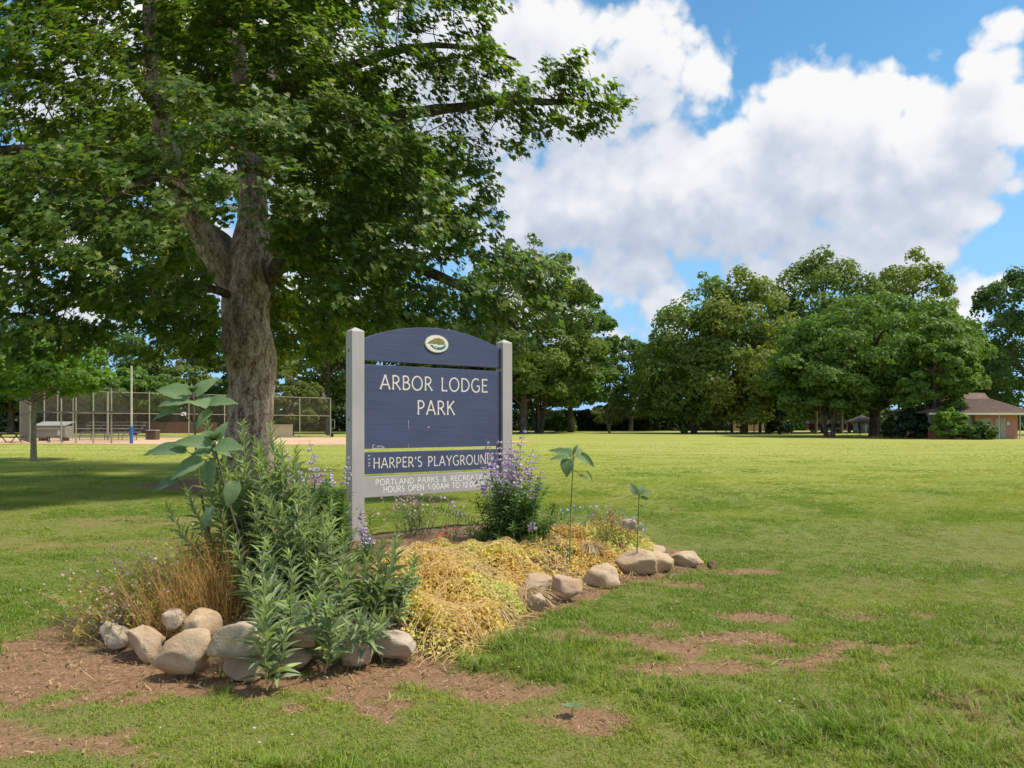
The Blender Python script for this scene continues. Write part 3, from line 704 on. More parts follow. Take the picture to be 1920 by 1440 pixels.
def make_big_maple():
    rng = np.random.default_rng(11)
    base = np.array([-6.5, 18.5, 0.0])
    root = thing('maple_tree', 'huge old maple with thick scaly trunk spreading over the left lawn', 'tree', base)
    def chain(pts):
        pp = np.array([P(a, b, c) for a, b, c, r in pts]); rr = np.array([r for *_, r in pts]); return pp, rr
    limbs = [
        [(462, 590, 18.5, .20), (452, 550, 18.45, .30), (434, 512, 18.35, .36), (400, 474, 18.0, .33), (357, 400, 17.6, .28), (338, 325, 17.3, .25), (318, 260, 17.1, .23), (296, 180, 17, .2), (285, 80, 16.8, .17), (285, -60, 16.8, .12), (295, -180, 16.8, .06)],
        [(308, 215, 17, .19), (262, 150, 16.5, .16), (205, 88, 16.1, .13), (110, 30, 15.6, .08), (20, -20, 15, .04)],
        [(470, 590, 18.5, .30), (476, 510, 18.6, .44), (472, 400, 19, .37), (465, 300, 19.3, .31), (452, 170, 19.6, .26), (435, 60, 20, .2), (430, -80, 20, .13), (440, -200, 20, .06)],
        [(474, 590, 18.5, .08), (488, 548, 18.45, .16), (512, 505, 18.3, .21), (555, 460, 17.6, .17), (640, 425, 16.5, .135), (740, 487, 15.6, .12), (820, 515, 15, .10), (890, 545, 14.6, .08), (955, 608, 14.0, .03)],
        [(468, 350, 19.2, .24), (540, 275, 18.6, .2), (620, 228, 17.8, .16), (700, 222, 17.2, .14), (780, 205, 16.6, .12), (900, 190, 15.8, .09), (1040, 185, 15, .06), (1130, 190, 14.6, .03)],
        [(455, 205, 19.5, .2), (540, 160, 19, .16), (650, 125, 18, .12), (800, 80, 17, .07), (960, 120, 16, .03)],
        [(338, 325, 17.3, .2), (250, 300, 16, .17), (150, 280, 14.8, .14), (30, 290, 13.5, .1), (-150, 300, 12.5, .05)],
        [(458, 570, 18.4, .06), (432, 545, 18.1, .10), (380, 535, 17.4, .10), (320, 545, 16.4, .09), (250, 545, 15.5, .07), (150, 570, 14, .06)],
        [(480, 490, 18.9, .3), (520, 420, 21, .24), (600, 380, 24, .15), (700, 360, 26, .06)],
        [(440, 490, 18.9, .3), (380, 430, 21, .24), (300, 400, 24, .15), (150, 400, 26, .06)],
        [(352, 375, 17.5, .15), (325, 345, 16.2, .12), (290, 335, 14.8, .08), (250, 345, 13.4, .05), (215, 360, 12.4, .02)],
        [(466, 320, 19.1, .16), (440, 280, 17.4, .12), (420, 250, 15.6, .08), (405, 245, 14.2, .03)],
        [(470, 250, 19.4, .22), (500, 150, 21, .18), (560, 60, 22.5, .12), (620, -40, 23, .06)],
    ]
    nodes, parent, rmin = [], [], []
    chains = []
    root_n = P(470, 520, 18.5)
    nodes.append(root_n); parent.append(-1); rmin.append(.6)
    for L in limbs:
        pp, rr = chain(L)
        # resample and wobble
        seg = np.linalg.norm(np.diff(pp, axis=0), axis=1); cum = np.concatenate([[0], np.cumsum(seg)])
        n = max(6, int(cum[-1] / .35)); tt = np.linspace(0, cum[-1], n)
        q = np.stack([np.interp(tt, cum, pp[:, k]) for k in range(3)], -1); qr = np.interp(tt, cum, rr)
        # smooth corners
        for _ in range(3): q[1:-1] = .25 * q[:-2] + .5 * q[1:-1] + .25 * q[2:]
        wob = np.cumsum(rng.normal(size=(n, 3)), 0) * .02; q = q + wob - wob[0]
        chains.append((q, qr))
        prev = 0
        for k in range(n):
            nodes.append(q[k]); parent.append(prev); rmin.append(qr[k]); prev = len(nodes) - 1
    n_limb = len(nodes)
    # crown volume: heaps of foliage hung along the limbs
    heaps = [(1095, 205, 14.6, .72, 1.0), (1050, 130, 14.8, .55, 1), (1000, 215, 15, .85, 1), (1130, 185, 14.5, .45, 1), (930, 225, 15.2, .8, 1), (880, 140, 15.5, 1.0, 1), (800, 60, 16, 1.2, 1), (830, -40, 16, 1.0, .7), (880, 20, 15.5, .6, .8),
             (915, 365, 15, .42, 1), (870, 320, 15.3, .7, 1), (780, 290, 15, 1.3, 1), (850, 430, 14.6, .75, 1), (800, 470, 14.5, 1.1, 1.1), (960, 490, 14.2, .7, 1), (1005, 510, 14, .55, 1.2), (930, 560, 14.0, .65, 1.2), (990, 600, 13.8, .5, 1.2), (880, 590, 14.5, .75, 1.1), (760, 590, 15, .9, 1), (700, 530, 15.5, 1.3, 1), (1020, 560, 13.9, .45, 1),
             (640, 600, 17, .9, 1), (570, 610, 20, 1.2, 1), (650, 300, 16, 1.7, 1), (650, 150, 17, 1.7, 1), (700, 420, 15.5, 1.4, 1), (560, 250, 15, 1.3, .7), (580, 430, 15.5, 1.0, .9), (540, 90, 17.5, 1.6, .7), (420, 230, 14, 1.1, .6), (430, 370, 13.6, .9, .8), (520, 345, 14, .8, .8),
             (360, 90, 17, 1.3, .5), (200, 200, 15, 1.7, .9), (100, 150, 14, 1.5, .9), (240, 340, 14, 1.3, 1), (120, 360, 12.5, 1.2, 1.1), (30, 420, 12, 1.1, 1.2), (120, 470, 12, 1.0, 1.2), (250, 440, 12.8, 1.0, 1.1), (60, 560, 12, .85, 1.2), (180, 550, 12.8, .9, 1.2), (300, 560, 15, 1.1, 1), (370, 600, 17.5, 1.1, .8), (280, 630, 16.5, .8, .9), (130, 625, 13, .6, 1), (20, 620, 12.5, .6, 1), (-80, 330, 12, 1.5, .8), (60, 40, 14.5, 1.5, .8),
             (300, 300, 23, 2.6, .5), (600, 250, 24, 2.8, .6), (450, 120, 25, 3.0, .5), (150, 350, 22, 2.3, .6), (750, 350, 22, 2.1, .8), (600, 500, 22, 1.9, .8), (350, 500, 22.5, 1.6, .6), (720, 560, 20, 1.1, .9), (500, -60, 18, 2.3, .6), (250, -50, 17, 2.3, .6), (680, -60, 18, 1.8, .6), (50, -60, 15, 1.8, .6), (460, 640, 24, 1.2, .5)]
    att = []
    for px, py, Y, r, dn in heaps:
        n = int(46 * dn * r ** 2.35) + 6
        d = rand_dirs(n, rng) * (rng.random(n) ** .45)[:, None] * r * np.array([1, 1, .82])
        att.append(P(px, py, Y) + d)
    att = np.concatenate(att)
    nodes = [np.asarray(x, float) for x in nodes]
    NMAX = 60000
    NA = np.zeros((NMAX, 3)); NA[:len(nodes)] = nodes; cnt = len(nodes)
    best = np.full(len(att), 1e9); bi = np.zeros(len(att), int); alive = np.ones(len(att), bool)
    def upd(i0, i1):
        for a in range(i0, i1, 400):
            blk = NA[a:min(i1, a + 400)]
            idx = np.where(alive)[0]
            if not len(idx): return
            d = np.linalg.norm(att[idx][:, None] - blk[None], axis=2); k = d.argmin(1); dv = d[np.arange(len(idx)), k]
            b = dv < best[idx]; best[idx[b]] = dv[b]; bi[idx[b]] = a + k[b]
    upd(1, cnt)
    STEP = .26
    for it in range(60):
        idx = np.where(alive & (best < 3.2))[0]
        if not len(idx): break
        dirs = unit(att[idx] - NA[bi[idx]])
        acc = {}
        un, inv = np.unique(bi[idx], return_inverse=True)
        S = np.zeros((len(un), 3)); np.add.at(S, inv, dirs)
        S = unit(S + rng.normal(size=S.shape) * .25 + np.array([0, 0, -.03]))
        new = NA[un] + S * STEP
        if cnt + len(new) > NMAX: break
        NA[cnt:cnt + len(new)] = new; parent += list(un); rmin += [0] * len(new)
        c0 = cnt; cnt += len(new)
        upd(c0, cnt)
        alive &= best > .30
    par = np.array(parent); NA = NA[:cnt]
    # pipe-model radii
    A = np.zeros(cnt); kids = np.zeros(cnt, int)
    for i in range(cnt - 1, 0, -1):
        if kids[i] == 0: A[i] = .0055 ** 2.2
        A[par[i]] += A[i]; kids[par[i]] += 1
    rad = np.maximum(A ** (1 / 2.2), np.array(rmin))
    first = {}
    tubes = []
    children = [[] for _ in range(cnt)]
    for i in range(1, cnt): children[par[i]].append(i)
    for i in range(n_limb, cnt):
        p = par[i]
        heir = max([c for c in children[p] if c >= n_limb], key=lambda c: rad[c])
        if p < n_limb or heir != i:      # a twig starts here
            seq = [p, i]; k = i
            while children[k]:
                k = max(children[k], key=lambda c: rad[c]); seq.append(k)
            rr = rad[seq].copy(); rr[0] = rr[1] * 1.1
            tubes.append((NA[seq], rr))
    v, q = cat_tubes(tubes, 5)
    tag(link('twigs', mesh_np('twigs', v - base, [q], [BARK_LIMB], smooth=True), root), kind='stuff')
    for q_, qr in chains:
        m = len(q_); 
        vv, ff = tube_arrays(q_, qr, 14)
        vv = vv + (np.array([mnoise.noise_vector(Vector(p * 2.3)) for p in vv]) * np.repeat(qr, 14)[:, None] * .22)
        link('limb', mesh_np('limb', vv - base, [ff], [BARK if qr.max() > .33 else BARK_LIMB], smooth=True), root)
    # trunk, flaring at the root and swollen below the fork
    prof = [(470, 915, .78), (470, 900, .68), (469, 880, .62), (468, 850, .575), (467, 800, .56), (466, 760, .545), (468, 720, .54), (470, 690, .565), (469, 660, .60), (467, 640, .595), (465, 610, .56), (463, 580, .56), (463, 550, .585), (467, 525, .61), (471, 500, .56), (473, 470, .48), (473, 435, .385), (472, 400, .30)]
    pp = np.array([P(a, b, 18.5) for a, b, r in prof]); rr = np.array([r for *_, r in prof]); pp[0][2] = min(pp[0][2], -.12)
    tt = np.linspace(0, len(pp) - 1, 90); q_ = np.stack([np.interp(tt, np.arange(len(pp)), pp[:, k]) for k in range(3)], -1); qr = np.interp(tt, np.arange(len(pp)), rr)
    n = 72; vv, ff = tube_arrays(q_, qr, n)
    ax = np.repeat(q_, n, 0); rel = vv - ax; rl = np.linalg.norm(rel, axis=1)[:, None]; dirv = rel / rl
    ang = np.arctan2(dirv[:, 1], dirv[:, 0])
    flare = np.exp(-np.maximum(vv[:, 2], 0) / .35)
    disp = flare * .16 * np.maximum(0, np.sin(ang * 5 + 1.0))
    disp += np.array([.10 * mnoise.fractal(Vector((p[0] * 1.4, p[1] * 1.4, p[2] * .7)), 1, 2, 4) + .035 * mnoise.fractal(Vector((p[0] * 7, p[1] * 7, p[2] * 2.2)), 1, 2, 3) for p in vv])
    burl = P(515, 645, 18.1)
    disp += .17 * np.exp(-(np.linalg.norm(vv - burl, axis=1) / .30) ** 2)
    vv = vv + dirv * disp[:, None]
    link('trunk', mesh_np('trunk', vv - base, [ff], [BARK], smooth=True), root)
    # leaves: tufts at the twig ends, blades hanging roughly level and tipped outward
    tips = np.where((kids == 0) | ((rad < .010) & (rng.random(cnt) < .8)))[0]; tips = tips[tips >= n_limb]
    per = 32
    tp = np.repeat(NA[tips], per, 0); td = np.repeat(unit(NA[tips] - NA[par[tips]]), per, 0)
    N = len(tp)
    off = rand_dirs(N, rng) * (.05 + .27 * rng.random(N) ** .7)[:, None]; off[:, 2] = off[:, 2] * .55 - .05
    pos = tp + off + td * .08
    cen = np.array([-6.0, 18.0, 6.0])
    outw = unit((pos - cen) * np.array([1, 1, .4]))
    nrm = unit(np.array([0, 0, 1.0]) * .75 + outw * .55 + rng.normal(size=(N, 3)) * .33)
    up = unit(off * np.array([1, 1, .3]) + outw * .3 + np.array([0, 0, -.45]) + rng.normal(size=(N, 3)) * .25)
    size = rng.uniform(.085, .155, N)
    tint = np.clip(.42 + .24 * rng.normal(size=N) + .30 * (np.repeat(rng.random(len(tips)), per) - .5), 0, 1)
    # keep the great limbs showing where the foliage leaves them bare
    sx = 960 + F * pos[:, 0] / pos[:, 1]; sy = HY - F * (pos[:, 2] - HC) / pos[:, 1]
    drop = np.zeros(N, bool)
    for q_, qr in (chains[0], chains[2], chains[7]):
        lx = 960 + F * q_[:, 0] / q_[:, 1]; ly = HY - F * (q_[:, 2] - HC) / q_[:, 1]; lr = np.maximum(qr * F / q_[:, 1], 8)
        for a, b, c, dY in zip(lx, ly, lr, q_[:, 1]):
            if vnoise(np.array(a * .012), np.array(b * .012)) > .42:
                drop |= (np.hypot(sx - a, sy - b) < c * 1.25) & (pos[:, 1] < dY) & (rng.random(N) < .62)
    drop |= (np.abs(sx - 468) < 62) & (sy > 470) & (sy < 800) & (pos[:, 1] < 18.4)
    drop |= (sy > 690) | ((sx > 690) & (sx < 1010) & (sy > 655)) | ((sx > 200) & (sx < 420) & (sy > 680)) | (pos[:, 1] < 10.8)
    k = ~drop; pos, nrm, up, size, tint = pos[k], nrm[k], up[k], size[k], tint[k]; N = len(pos)
    depth = pos[:, 1] + rng.random(N)
    order = np.argsort(depth); vis = order[(np.abs(pos[order, 0]) < pos[order, 1] * .68)]
    near = depth < 18.0
    inview = (960 + F * pos[:, 0] / pos[:, 1] > 10) & (HY - F * (pos[:, 2] - HC) / pos[:, 1] > 10)
    # the 300 that show largest are single leaves, the rest one mass
    cand = np.where(inview & near)[0]; cand = cand[np.argsort(-(size[cand] / pos[cand, 1]))][:300]
    single = np.zeros(N, bool); single[cand] = True
    me1 = mesh_np('leaf', MAPLE_V, MAPLE_F, [leaf_mat('maple_leaf_single', (.066, .125, .028), (.118, .185, .036), (.180, .215, .046), .38, .42, rnd=True, tcol=(1.5, 1.6, .5))])
    M = rot_from(nrm[single], up[single])
    for p, m, s in zip(pos[single], M, size[single]):
        o = bpy.data.objects.new('leaf', me1); COL.objects.link(o); o.parent = root
        mm = Matrix(m.tolist()).to_4x4(); mm.translation = Vector(p - base); o.matrix_local = mm @ Matrix.Scale(float(s), 4)
    A_, B_ = near & ~single, ~near & ~single
    vA, fA = scatter(MAPLE_V, MAPLE_F, pos[A_] - base, rot_from(nrm[A_], up[A_]), size[A_])
    me = mesh_np('leaves', vA, fA, [MAPLE_LEAF], {'tint': ('FACE', np.repeat(tint[A_], 16))})
    tag(link('leaves', me, root), kind='stuff')
    vB, fB = scatter(LEAF2_V, LEAF2_F, pos[B_] - base, rot_from(nrm[B_], up[B_]), size[B_] * 1.25)
    me = mesh_np('leaves', vB, fB, [MAPLE_LEAF], {'tint': ('FACE', np.repeat(tint[B_], 2))})
    tag(link('leaves', me, root), kind='stuff')
    # hanging bunches of yellow-green keys
    ck = np.where(inview & (rng.random(N) < .055))[0]
    npk = 9; kp = np.repeat(pos[ck], npk, 0) + rng.normal(size=(len(ck) * npk, 3)) * np.array([.028, .028, .045]) + np.array([0, 0, -.10])
    kv = np.array([(0, 0, 0), (.30, .2, .05), (.22, 1, 0), (-.22, 1, 0), (-.30, .2, .05)]); kf = [np.array([(0, 1, 2), (0, 2, 3), (0, 3, 4)])]
    vK, fK = scatter(kv, kf, kp - base, rot_from(rand_dirs(len(kp), rng), np.tile([0, 0, -1.], (len(kp), 1)) + rng.normal(size=(len(kp), 3)) * .5), rng.uniform(.03, .048, len(kp)))
    keym = leaf_mat('maple_key', (.26, .29, .055), (.38, .37, .09), (.44, .40, .14), .4, .6)
    tag(link('seed_keys', mesh_np('seed_keys', vK, fK, [keym], {'tint': ('FACE', np.repeat(rng.random(len(kp)), 3))}), root), kind='stuff')
    print('maple leaves', N, 'nodes', cnt, 'tubes', len(tubes))
make_big_maple()

# ------------------------------------------------------------------ trees, hedges and buildings across the field
LINDEN = crown_mats('linden_foliage', (.098, .168, .030), (.160, .236, .042), (.235, .285, .060))
LINDEN_GREEN = crown_mats('linden_green_foliage', (.085, .150, .026), (.145, .208, .038), (.210, .250, .056))
LINDEN_GOLD = crown_mats('linden_gold_foliage', (.140, .198, .034), (.210, .260, .048), (.290, .310, .072))
MAPLE_FAR = crown_mats('field_maple_foliage', (.072, .150, .022), (.122, .212, .032), (.180, .260, .048))
DARKTREE = crown_mats('dark_tree_foliage', (.056, .118, .028), (.096, .165, .038), (.140, .195, .050))
BRIGHT = crown_mats('fresh_green_foliage', (.100, .215, .026), (.160, .285, .036), (.220, .320, .055))
SPRING = crown_mats('yellow_green_foliage', (.090, .130, .022), (.140, .175, .034), (.190, .200, .050))
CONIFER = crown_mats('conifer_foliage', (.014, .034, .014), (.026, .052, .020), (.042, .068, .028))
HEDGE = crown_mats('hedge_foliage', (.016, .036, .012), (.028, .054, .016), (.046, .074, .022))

def crown_points(rng, H0, H1, Rx, Ry, n, lobes, profile, lobe_r=.24, droop=0.0, hollow=.55):
    """card positions and normals for a crown made of many uneven heaps"""
    t = rng.random(lobes) ** 1.1
    prof = {'linden': [.80, 1.0, .97, .80, .55, .10], 'round': [.62, .95, 1.0, .92, .66, .15], 'cone': [1.0, .85, .62, .42, .22, .04], 'vase': [.35, .7, .95, 1.0, .8, .3]}[profile]
    kt = [0, .2, .42, .66, .86, 1.0]
    t = np.sort(rng.random(lobes)); cdf = np.cumsum(np.interp(np.linspace(0, 1, 60), kt, prof) + .15); t = np.interp(t, np.concatenate([[0], cdf]) / cdf[-1], np.linspace(0, 1, 61)); t[-1] = 1.0; rng.shuffle(t)
    rad = np.interp(t, kt, prof)
    a = np.arange(lobes) * 2.39996 + rng.random(lobes) * .9
    k = rad * np.where(rng.random(lobes) < .68, rng.uniform(.9, 1.12, lobes), hollow + (1 - hollow) * rng.random(lobes))
    lr = lobe_r * min(Rx, Ry) * rng.uniform(.6, 1.25, lobes) * (.55 + .45 * rad)
    cx = np.cos(a) * np.maximum(k * Rx - lr * .25, 0); cy = np.sin(a) * np.maximum(k * Ry - lr * .25, 0)
    cz = H0 + t * (H1 - H0 - lr * .6) - droop * k ** 2 * (H1 - H0)
    C = np.stack([cx, cy, cz], -1)
    w = lr ** 2; li = rng.choice(lobes, n, p=w / w.sum())
    d = rand_dirs(n, rng); d[:, 2] = np.where(d[:, 2] < -.35, -d[:, 2] * .5, d[:, 2])
    outw = C[li] * np.array([1, 1, 0]) / max(Rx, Ry); d = unit(d + outw * .8)
    rr = lr[li] * (.50 + .6 * rng.random(n) ** .6)
    pos = C[li] + d * rr[:, None] * np.array([1, 1, 1.05 if profile == 'linden' else .80])
    inner = rng.random(n) < .20; pos[inner, :2] *= rng.random((int(inner.sum()), 1)) ** .4
    nrm = unit(d + rng.normal(size=(n, 3)) * .48 + np.array([0, 0, .30]))
    tint = np.clip(.45 + .20 * rng.normal(size=n) + .34 * (rng.random(lobes)[li] - .5), 0, 1)
    return pos, nrm, tint, C, lr

def tree(name, label, px, pybase, pytop, wpx, Y, mat, profile, seed, crown_py=None, n=9000, card=.5, lobes=60, trunk_r=.35, group='park trees across the field', bark=None, stems=1, hollow=.55, lean=0.0, lobe_r=.24, droop=0., depth=1.0, nolimb=False):
    n = int(n * 1.45); card *= .86; lobes = int(lobes * 1.4); lobe_r *= .9
    rng = np.random.default_rng(seed)
    base = P(px, pybase, Y); base[2] = 0.0 if abs(base[2]) < 1.2 else base[2]
    base[2] = 0.0
    H1 = HC + (HY - pytop) / F * Y; H0 = HC + (HY - (crown_py or pybase - 40)) / F * Y
    Rx = wpx / 2 / F * Y; Ry = Rx * depth
    root = thing(name, label, 'tree', base, group)
    pos, nrm, tint, C, lr = crown_points(rng, H0, H1, Rx, Ry, n, lobes, profile, lobe_r, droop, hollow)
    pos[:, 0] += lean * np.clip((pos[:, 2] - H0) / (H1 - H0), 0, 1)
    up = unit(rng.normal(size=(n, 3)) * .7 + np.array([0, 0, -.6]))
    me = foliage_mesh('crown', pos, nrm, rng.uniform(.65, 1.25, n) * card, mat, rng=rng, up=up, tint=tint)
    tag(link('crown', me, root), kind='stuff')
    # trunk and limbs
    tubes = []
    top = H0 + (H1 - H0) * .75
    for s in range(stems):
        a = rng.random() * 6.28; off = np.array([math.cos(a), math.sin(a), 0]) * (0 if stems == 1 else trunk_r * .9)
        sp = np.array([math.cos(a), math.sin(a), 0]) * (0 if stems == 1 else Rx * .35)
        z = np.array([-.15, .12, .6, H0 * .9, (H0 + top) / 2, top]); kk = np.array([0, 0, .05, .25, .6, 1])
        pts = off[None] + sp[None] * kk[:, None] + np.stack([rng.normal(size=6) * trunk_r * .25 * kk, rng.normal(size=6) * trunk_r * .25 * kk, z], -1)
        pts[:, 0] += lean * np.clip((pts[:, 2] - H0) / (H1 - H0), 0, 1)
        r_ = trunk_r * (1 if stems == 1 else .6)
        tubes.append((pts, np.array([1.45, 1.12, 1, .86, .5, .1]) * r_))
    vt, qt = cat_tubes(tubes, 12)
    link('trunk', mesh_np('trunk', vt, [qt], [bark or BARK_FAR], smooth=True), root)
    if not nolimb:
        lim = []
        for i in rng.choice(len(C), min(len(C), 26), replace=False):
            c = C[i].copy(); z0 = max(H0 * .75, min(c[2] - .35 * math.hypot(c[0], c[1]), top)); s = np.array([0, 0, z0])
            s[0] += lean * np.clip((z0 - H0) / (H1 - H0), 0, 1); c[0] += lean * np.clip((c[2] - H0) / (H1 - H0), 0, 1)
            m = (s + c) / 2 + np.array([0, 0, .12 * np.linalg.norm(c - s)])
            lim.append((np.array([s, s * .5 + m * .5, m, c]), np.array([.34, .26, .2, .05]) * trunk_r))
        vl, ql = cat_tubes(lim, 6)
        tag(link('limbs', mesh_np('limbs', vl, [ql], [bark or BARK_FAR], smooth=True), root), kind='stuff')
    return root

def make_far_trees():
    # right-hand rows
    tree('linden_tree', 'tall slender linden with pointed golden green top, left of the spreading maple', 1393, 812, 503, 190, 110, LINDEN_GOLD, 'linden', 21, 790, 15000, .50, 95, .45, lobe_r=.34)
    tree('linden_tree', 'broad linden at left end of the right-hand row, rounded shoulders', 1300, 813, 512, 205, 116, LINDEN, 'linden', 22, 785, 15000, .52, 95, .42, lean=2.0, lobe_r=.33)
    tree('linden_tree', 'middle linden with three bright green tops above the spreading maple', 1545, 812, 470, 235, 124, LINDEN_GREEN, 'linden', 23, 785, 18000, .54, 100, .5, lobe_r=.32)
    tree('linden_tree', 'linden with two olive gold tops behind the right side of the spreading maple', 1712, 811, 472, 170, 126, LINDEN_GOLD, 'linden', 24, 760, 14000, .54, 80, .45, lobe_r=.34)
    tree('linden_tree', 'slim linden between the golden pointed linden and the three-topped one', 1462, 811, 540, 130, 128, LINDEN_GREEN, 'linden', 25, 780, 8000, .52, 60, .38)
    tree('spreading_maple', 'wide round fresh green maple in front of the brick hut', 1640, 818, 552, 330, 86, MAPLE_FAR, 'round', 26, 758, 20000, .42, 120, .62, hollow=.6, stems=1)
    tree('spreading_maple', 'lower fresh green maple crown leaning left of the brick hut', 1556, 818, 640, 215, 83, MAPLE_FAR, 'round', 27, 768, 11000, .42, 75, .45, stems=2)
    tree('spreading_maple', 'maple with low boughs hanging over the left end of the hut roof', 1752, 821, 610, 128, 74, MAPLE_FAR, 'round', 126, 772, 8000, .40, 60, .28, hollow=.4)
    tree('shade_tree', 'dark bluish green tree cut by the right edge of the picture', 1945, 820, 478, 240, 98, DARKTREE, 'linden', 28, 770, 15000, .46, 85, .5)
    tree('shade_tree', 'yellowish tree peeping over the brick hut roof', 1835, 812, 632, 110, 120, SPRING, 'round', 29, 770, 7000, .48, 45, .35)
    tree('shade_tree', 'shaggy dark tree filling the gap behind the right of the maple', 1788, 812, 590, 90, 128, DARKTREE, 'round', 30, 770, 5500, .5, 40, .35)
    # middle
    tree('shade_tree', 'dark rounded tree at the far end of the field, between the two rows', 1183, 808, 634, 165, 150, DARKTREE, 'round', 31, 782, 11000, .6, 70, .45)
    tree('shade_tree', 'dense mid green tree with low skirt right of the sign', 1070, 810, 520, 150, 132, MAPLE_FAR, 'round', 32, 765, 12000, .55, 75, .5)
    tree('shade_tree', 'tall loose maple with leaning trunk just right of the sign', 982, 812, 440, 245, 112, LINDEN_GREEN, 'round', 33, 748, 17000, .48, 100, .6)
    tree('shade_tree', 'multi-stemmed tree right of the sign with fanned trunks', 1012, 811, 640, 190, 118, MAPLE_FAR, 'round', 34, 765, 9000, .48, 60, .5, stems=4)
    tree('sapling', 'small vase-shaped tree alone on the lawn right of the sign', 1143, 811, 757, 62, 116, SPRING, 'vase', 35, 798, 2600, .32, 26, .14, stems=3, group='saplings on the field', bark=BARK_PALE, hollow=.3)
    tree('sapling', 'small bright sapling under the left linden', 1306, 811, 768, 60, 122, BRIGHT, 'round', 36, 800, 2400, .34, 24, .13, group='saplings on the field', bark=BARK_PALE)
    tree('conifer', 'dark cone-shaped conifer left of the spreading maple trunks', 1462, 813, 738, 46, 104, CONIFER, 'cone', 37, 809, 5000, .34, 44, .2, group=None)
    # left side behind the ball field
    tree('young_tree', 'young tree with fresh green leaves standing left of the backstop', 63, 864, 612, 225, 29.4, BRIGHT, 'round', 38, 742, 5200, .19, 70, .105, group=None, bark=BARK_PALE, hollow=.35, lobe_r=.22)
    tree('shade_tree', 'bright drooping tree seen right of the big trunk behind the fence', 547, 808, 690, 110, 86, SPRING, 'round', 39, 795, 5000, .36, 45, .25, group='trees behind the ball field')
    data = [(20, 790, 560, 210, 105, DARKTREE, 'dark tree at far left behind the picnic table'), (165, 800, 600, 230, 118, DARKTREE, 'dark leafy tree behind the bleachers'), (330, 800, 640, 180, 125, LINDEN_GREEN, 'tree with pale trunk behind the wooden fence'),
            (440, 800, 590, 150, 130, DARKTREE, 'dark tree directly behind the big trunk'), (615, 800, 560, 190, 112, LINDEN_GREEN, 'loose green tree between the big trunk and the sign'), (720, 800, 560, 220, 120, MAPLE_FAR, 'tree behind the left post of the sign'),
            (845, 800, 520, 240, 125, SPRING, 'yellow green tree above the arched board'), (-90, 805, 560, 220, 100, MAPLE_FAR, 'tree at the left edge beyond the young tree'), (250, 806, 690, 150, 92, MAPLE_FAR, 'low green tree behind the tall blue-based pole'), (910, 806, 600, 170, 116, DARKTREE, 'dark tree close behind the right sign post')]
    for k, (px, pb, pt, w, Y, m, lab) in enumerate(data):
        tree('shade_tree', lab, px, pb + 4, pt, w, Y, m, 'round', 50 + k, 770, 8500, .52, 60, .42, group='trees behind the ball field')
    # thin trunks between the lindens
    for k, (px, Y, top) in enumerate(((1530, 108, 700), (1578, 112, 690), (1372, 125, 690), (1425, 128, 680), (1400, 130, 690))):
        tree('slim_tree', 'slim straight trunk %s' % ['left of the double trunks under the maple', 'behind the double trunks under the maple', 'left behind the bench', 'beside the pale pole', 'between the bench and the pale pole'][k], px, 811, top, 60, Y, DARKTREE, 'round', 80 + k, 745, 2600, .5, 24, .24, group='slim trees under the lindens')

def hedge(label, px0, px1, pytop, Y, mat, seed, thick=2.5, card=.45, n=9000, name='hedge', lump=.35):
    rng = np.random.default_rng(seed)
    x0, x1 = (px0 - 960) / F * Y, (px1 - 960) / F * Y; H = HC + (HY - pytop) / F * Y
    root = thing(name, label, 'hedge', ((x0 + x1) / 2, Y, 0), 'hedges at the edge of the park')
    x = rng.uniform(x0, x1, n) - (x0 + x1) / 2
    hh = H * (1 - lump + 2 * lump * fbm(x * .35 + seed, x * 0 + seed, 3))
    a = rng.random(n); face = rng.random(n) < .6
    z = np.where(face, a * hh, hh * rng.uniform(.85, 1.05, n)); y = np.where(face, -thick / 2 + rng.normal(size=n) * .3, rng.uniform(-thick / 2, thick / 2, n))
    nrm = np.where(face[:, None], np.array([0, -1, .35]), np.array([0, -.3, 1])) + rng.normal(size=(n, 3)) * .5
    pos = np.stack([x, y, np.maximum(z, .1)], -1)
    me = foliage_mesh('foliage', pos, unit(nrm), rng.uniform(.7, 1.3, n) * card, mat, rng=rng)
    tag(link('foliage', me, root), kind='stuff')
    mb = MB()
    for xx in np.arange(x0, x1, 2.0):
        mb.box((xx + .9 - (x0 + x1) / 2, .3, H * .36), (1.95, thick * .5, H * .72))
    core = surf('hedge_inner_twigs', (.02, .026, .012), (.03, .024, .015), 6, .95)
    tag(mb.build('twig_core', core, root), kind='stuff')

def bush(name, label, px, pyb, pyt, w, Y, mat, seed, n=2200, card=.25, group=None, profile='round', lobes=30):
    rng = np.random.default_rng(seed)
    base = P(px, pyb, Y); base[2] = 0
    H = HC + (HY - pyt) / F * Y; Rx = w / 2 / F * Y
    root = thing(name, label, 'shrub', base, group)
    pos, nrm, tint, C, lr = crown_points(rng, .15, H, Rx, Rx * .8, n, lobes, profile, .34, 0, .5)
    pos[:, 2] = np.maximum(pos[:, 2], .05)
    tag(link('foliage', foliage_mesh('foliage', pos, nrm, rng.uniform(.7, 1.3, n) * card, mat, rng=rng, tint=tint), root), kind='stuff')
    st = [(np.array([(0, 0, -.1), c * .5, c]), np.array([.05, .03, .015])) for c in C[:12]]
    v, q = cat_tubes(st, 5); tag(link('stems', mesh_np('stems', v, [q], [BARK_FAR]), root), kind='stuff')

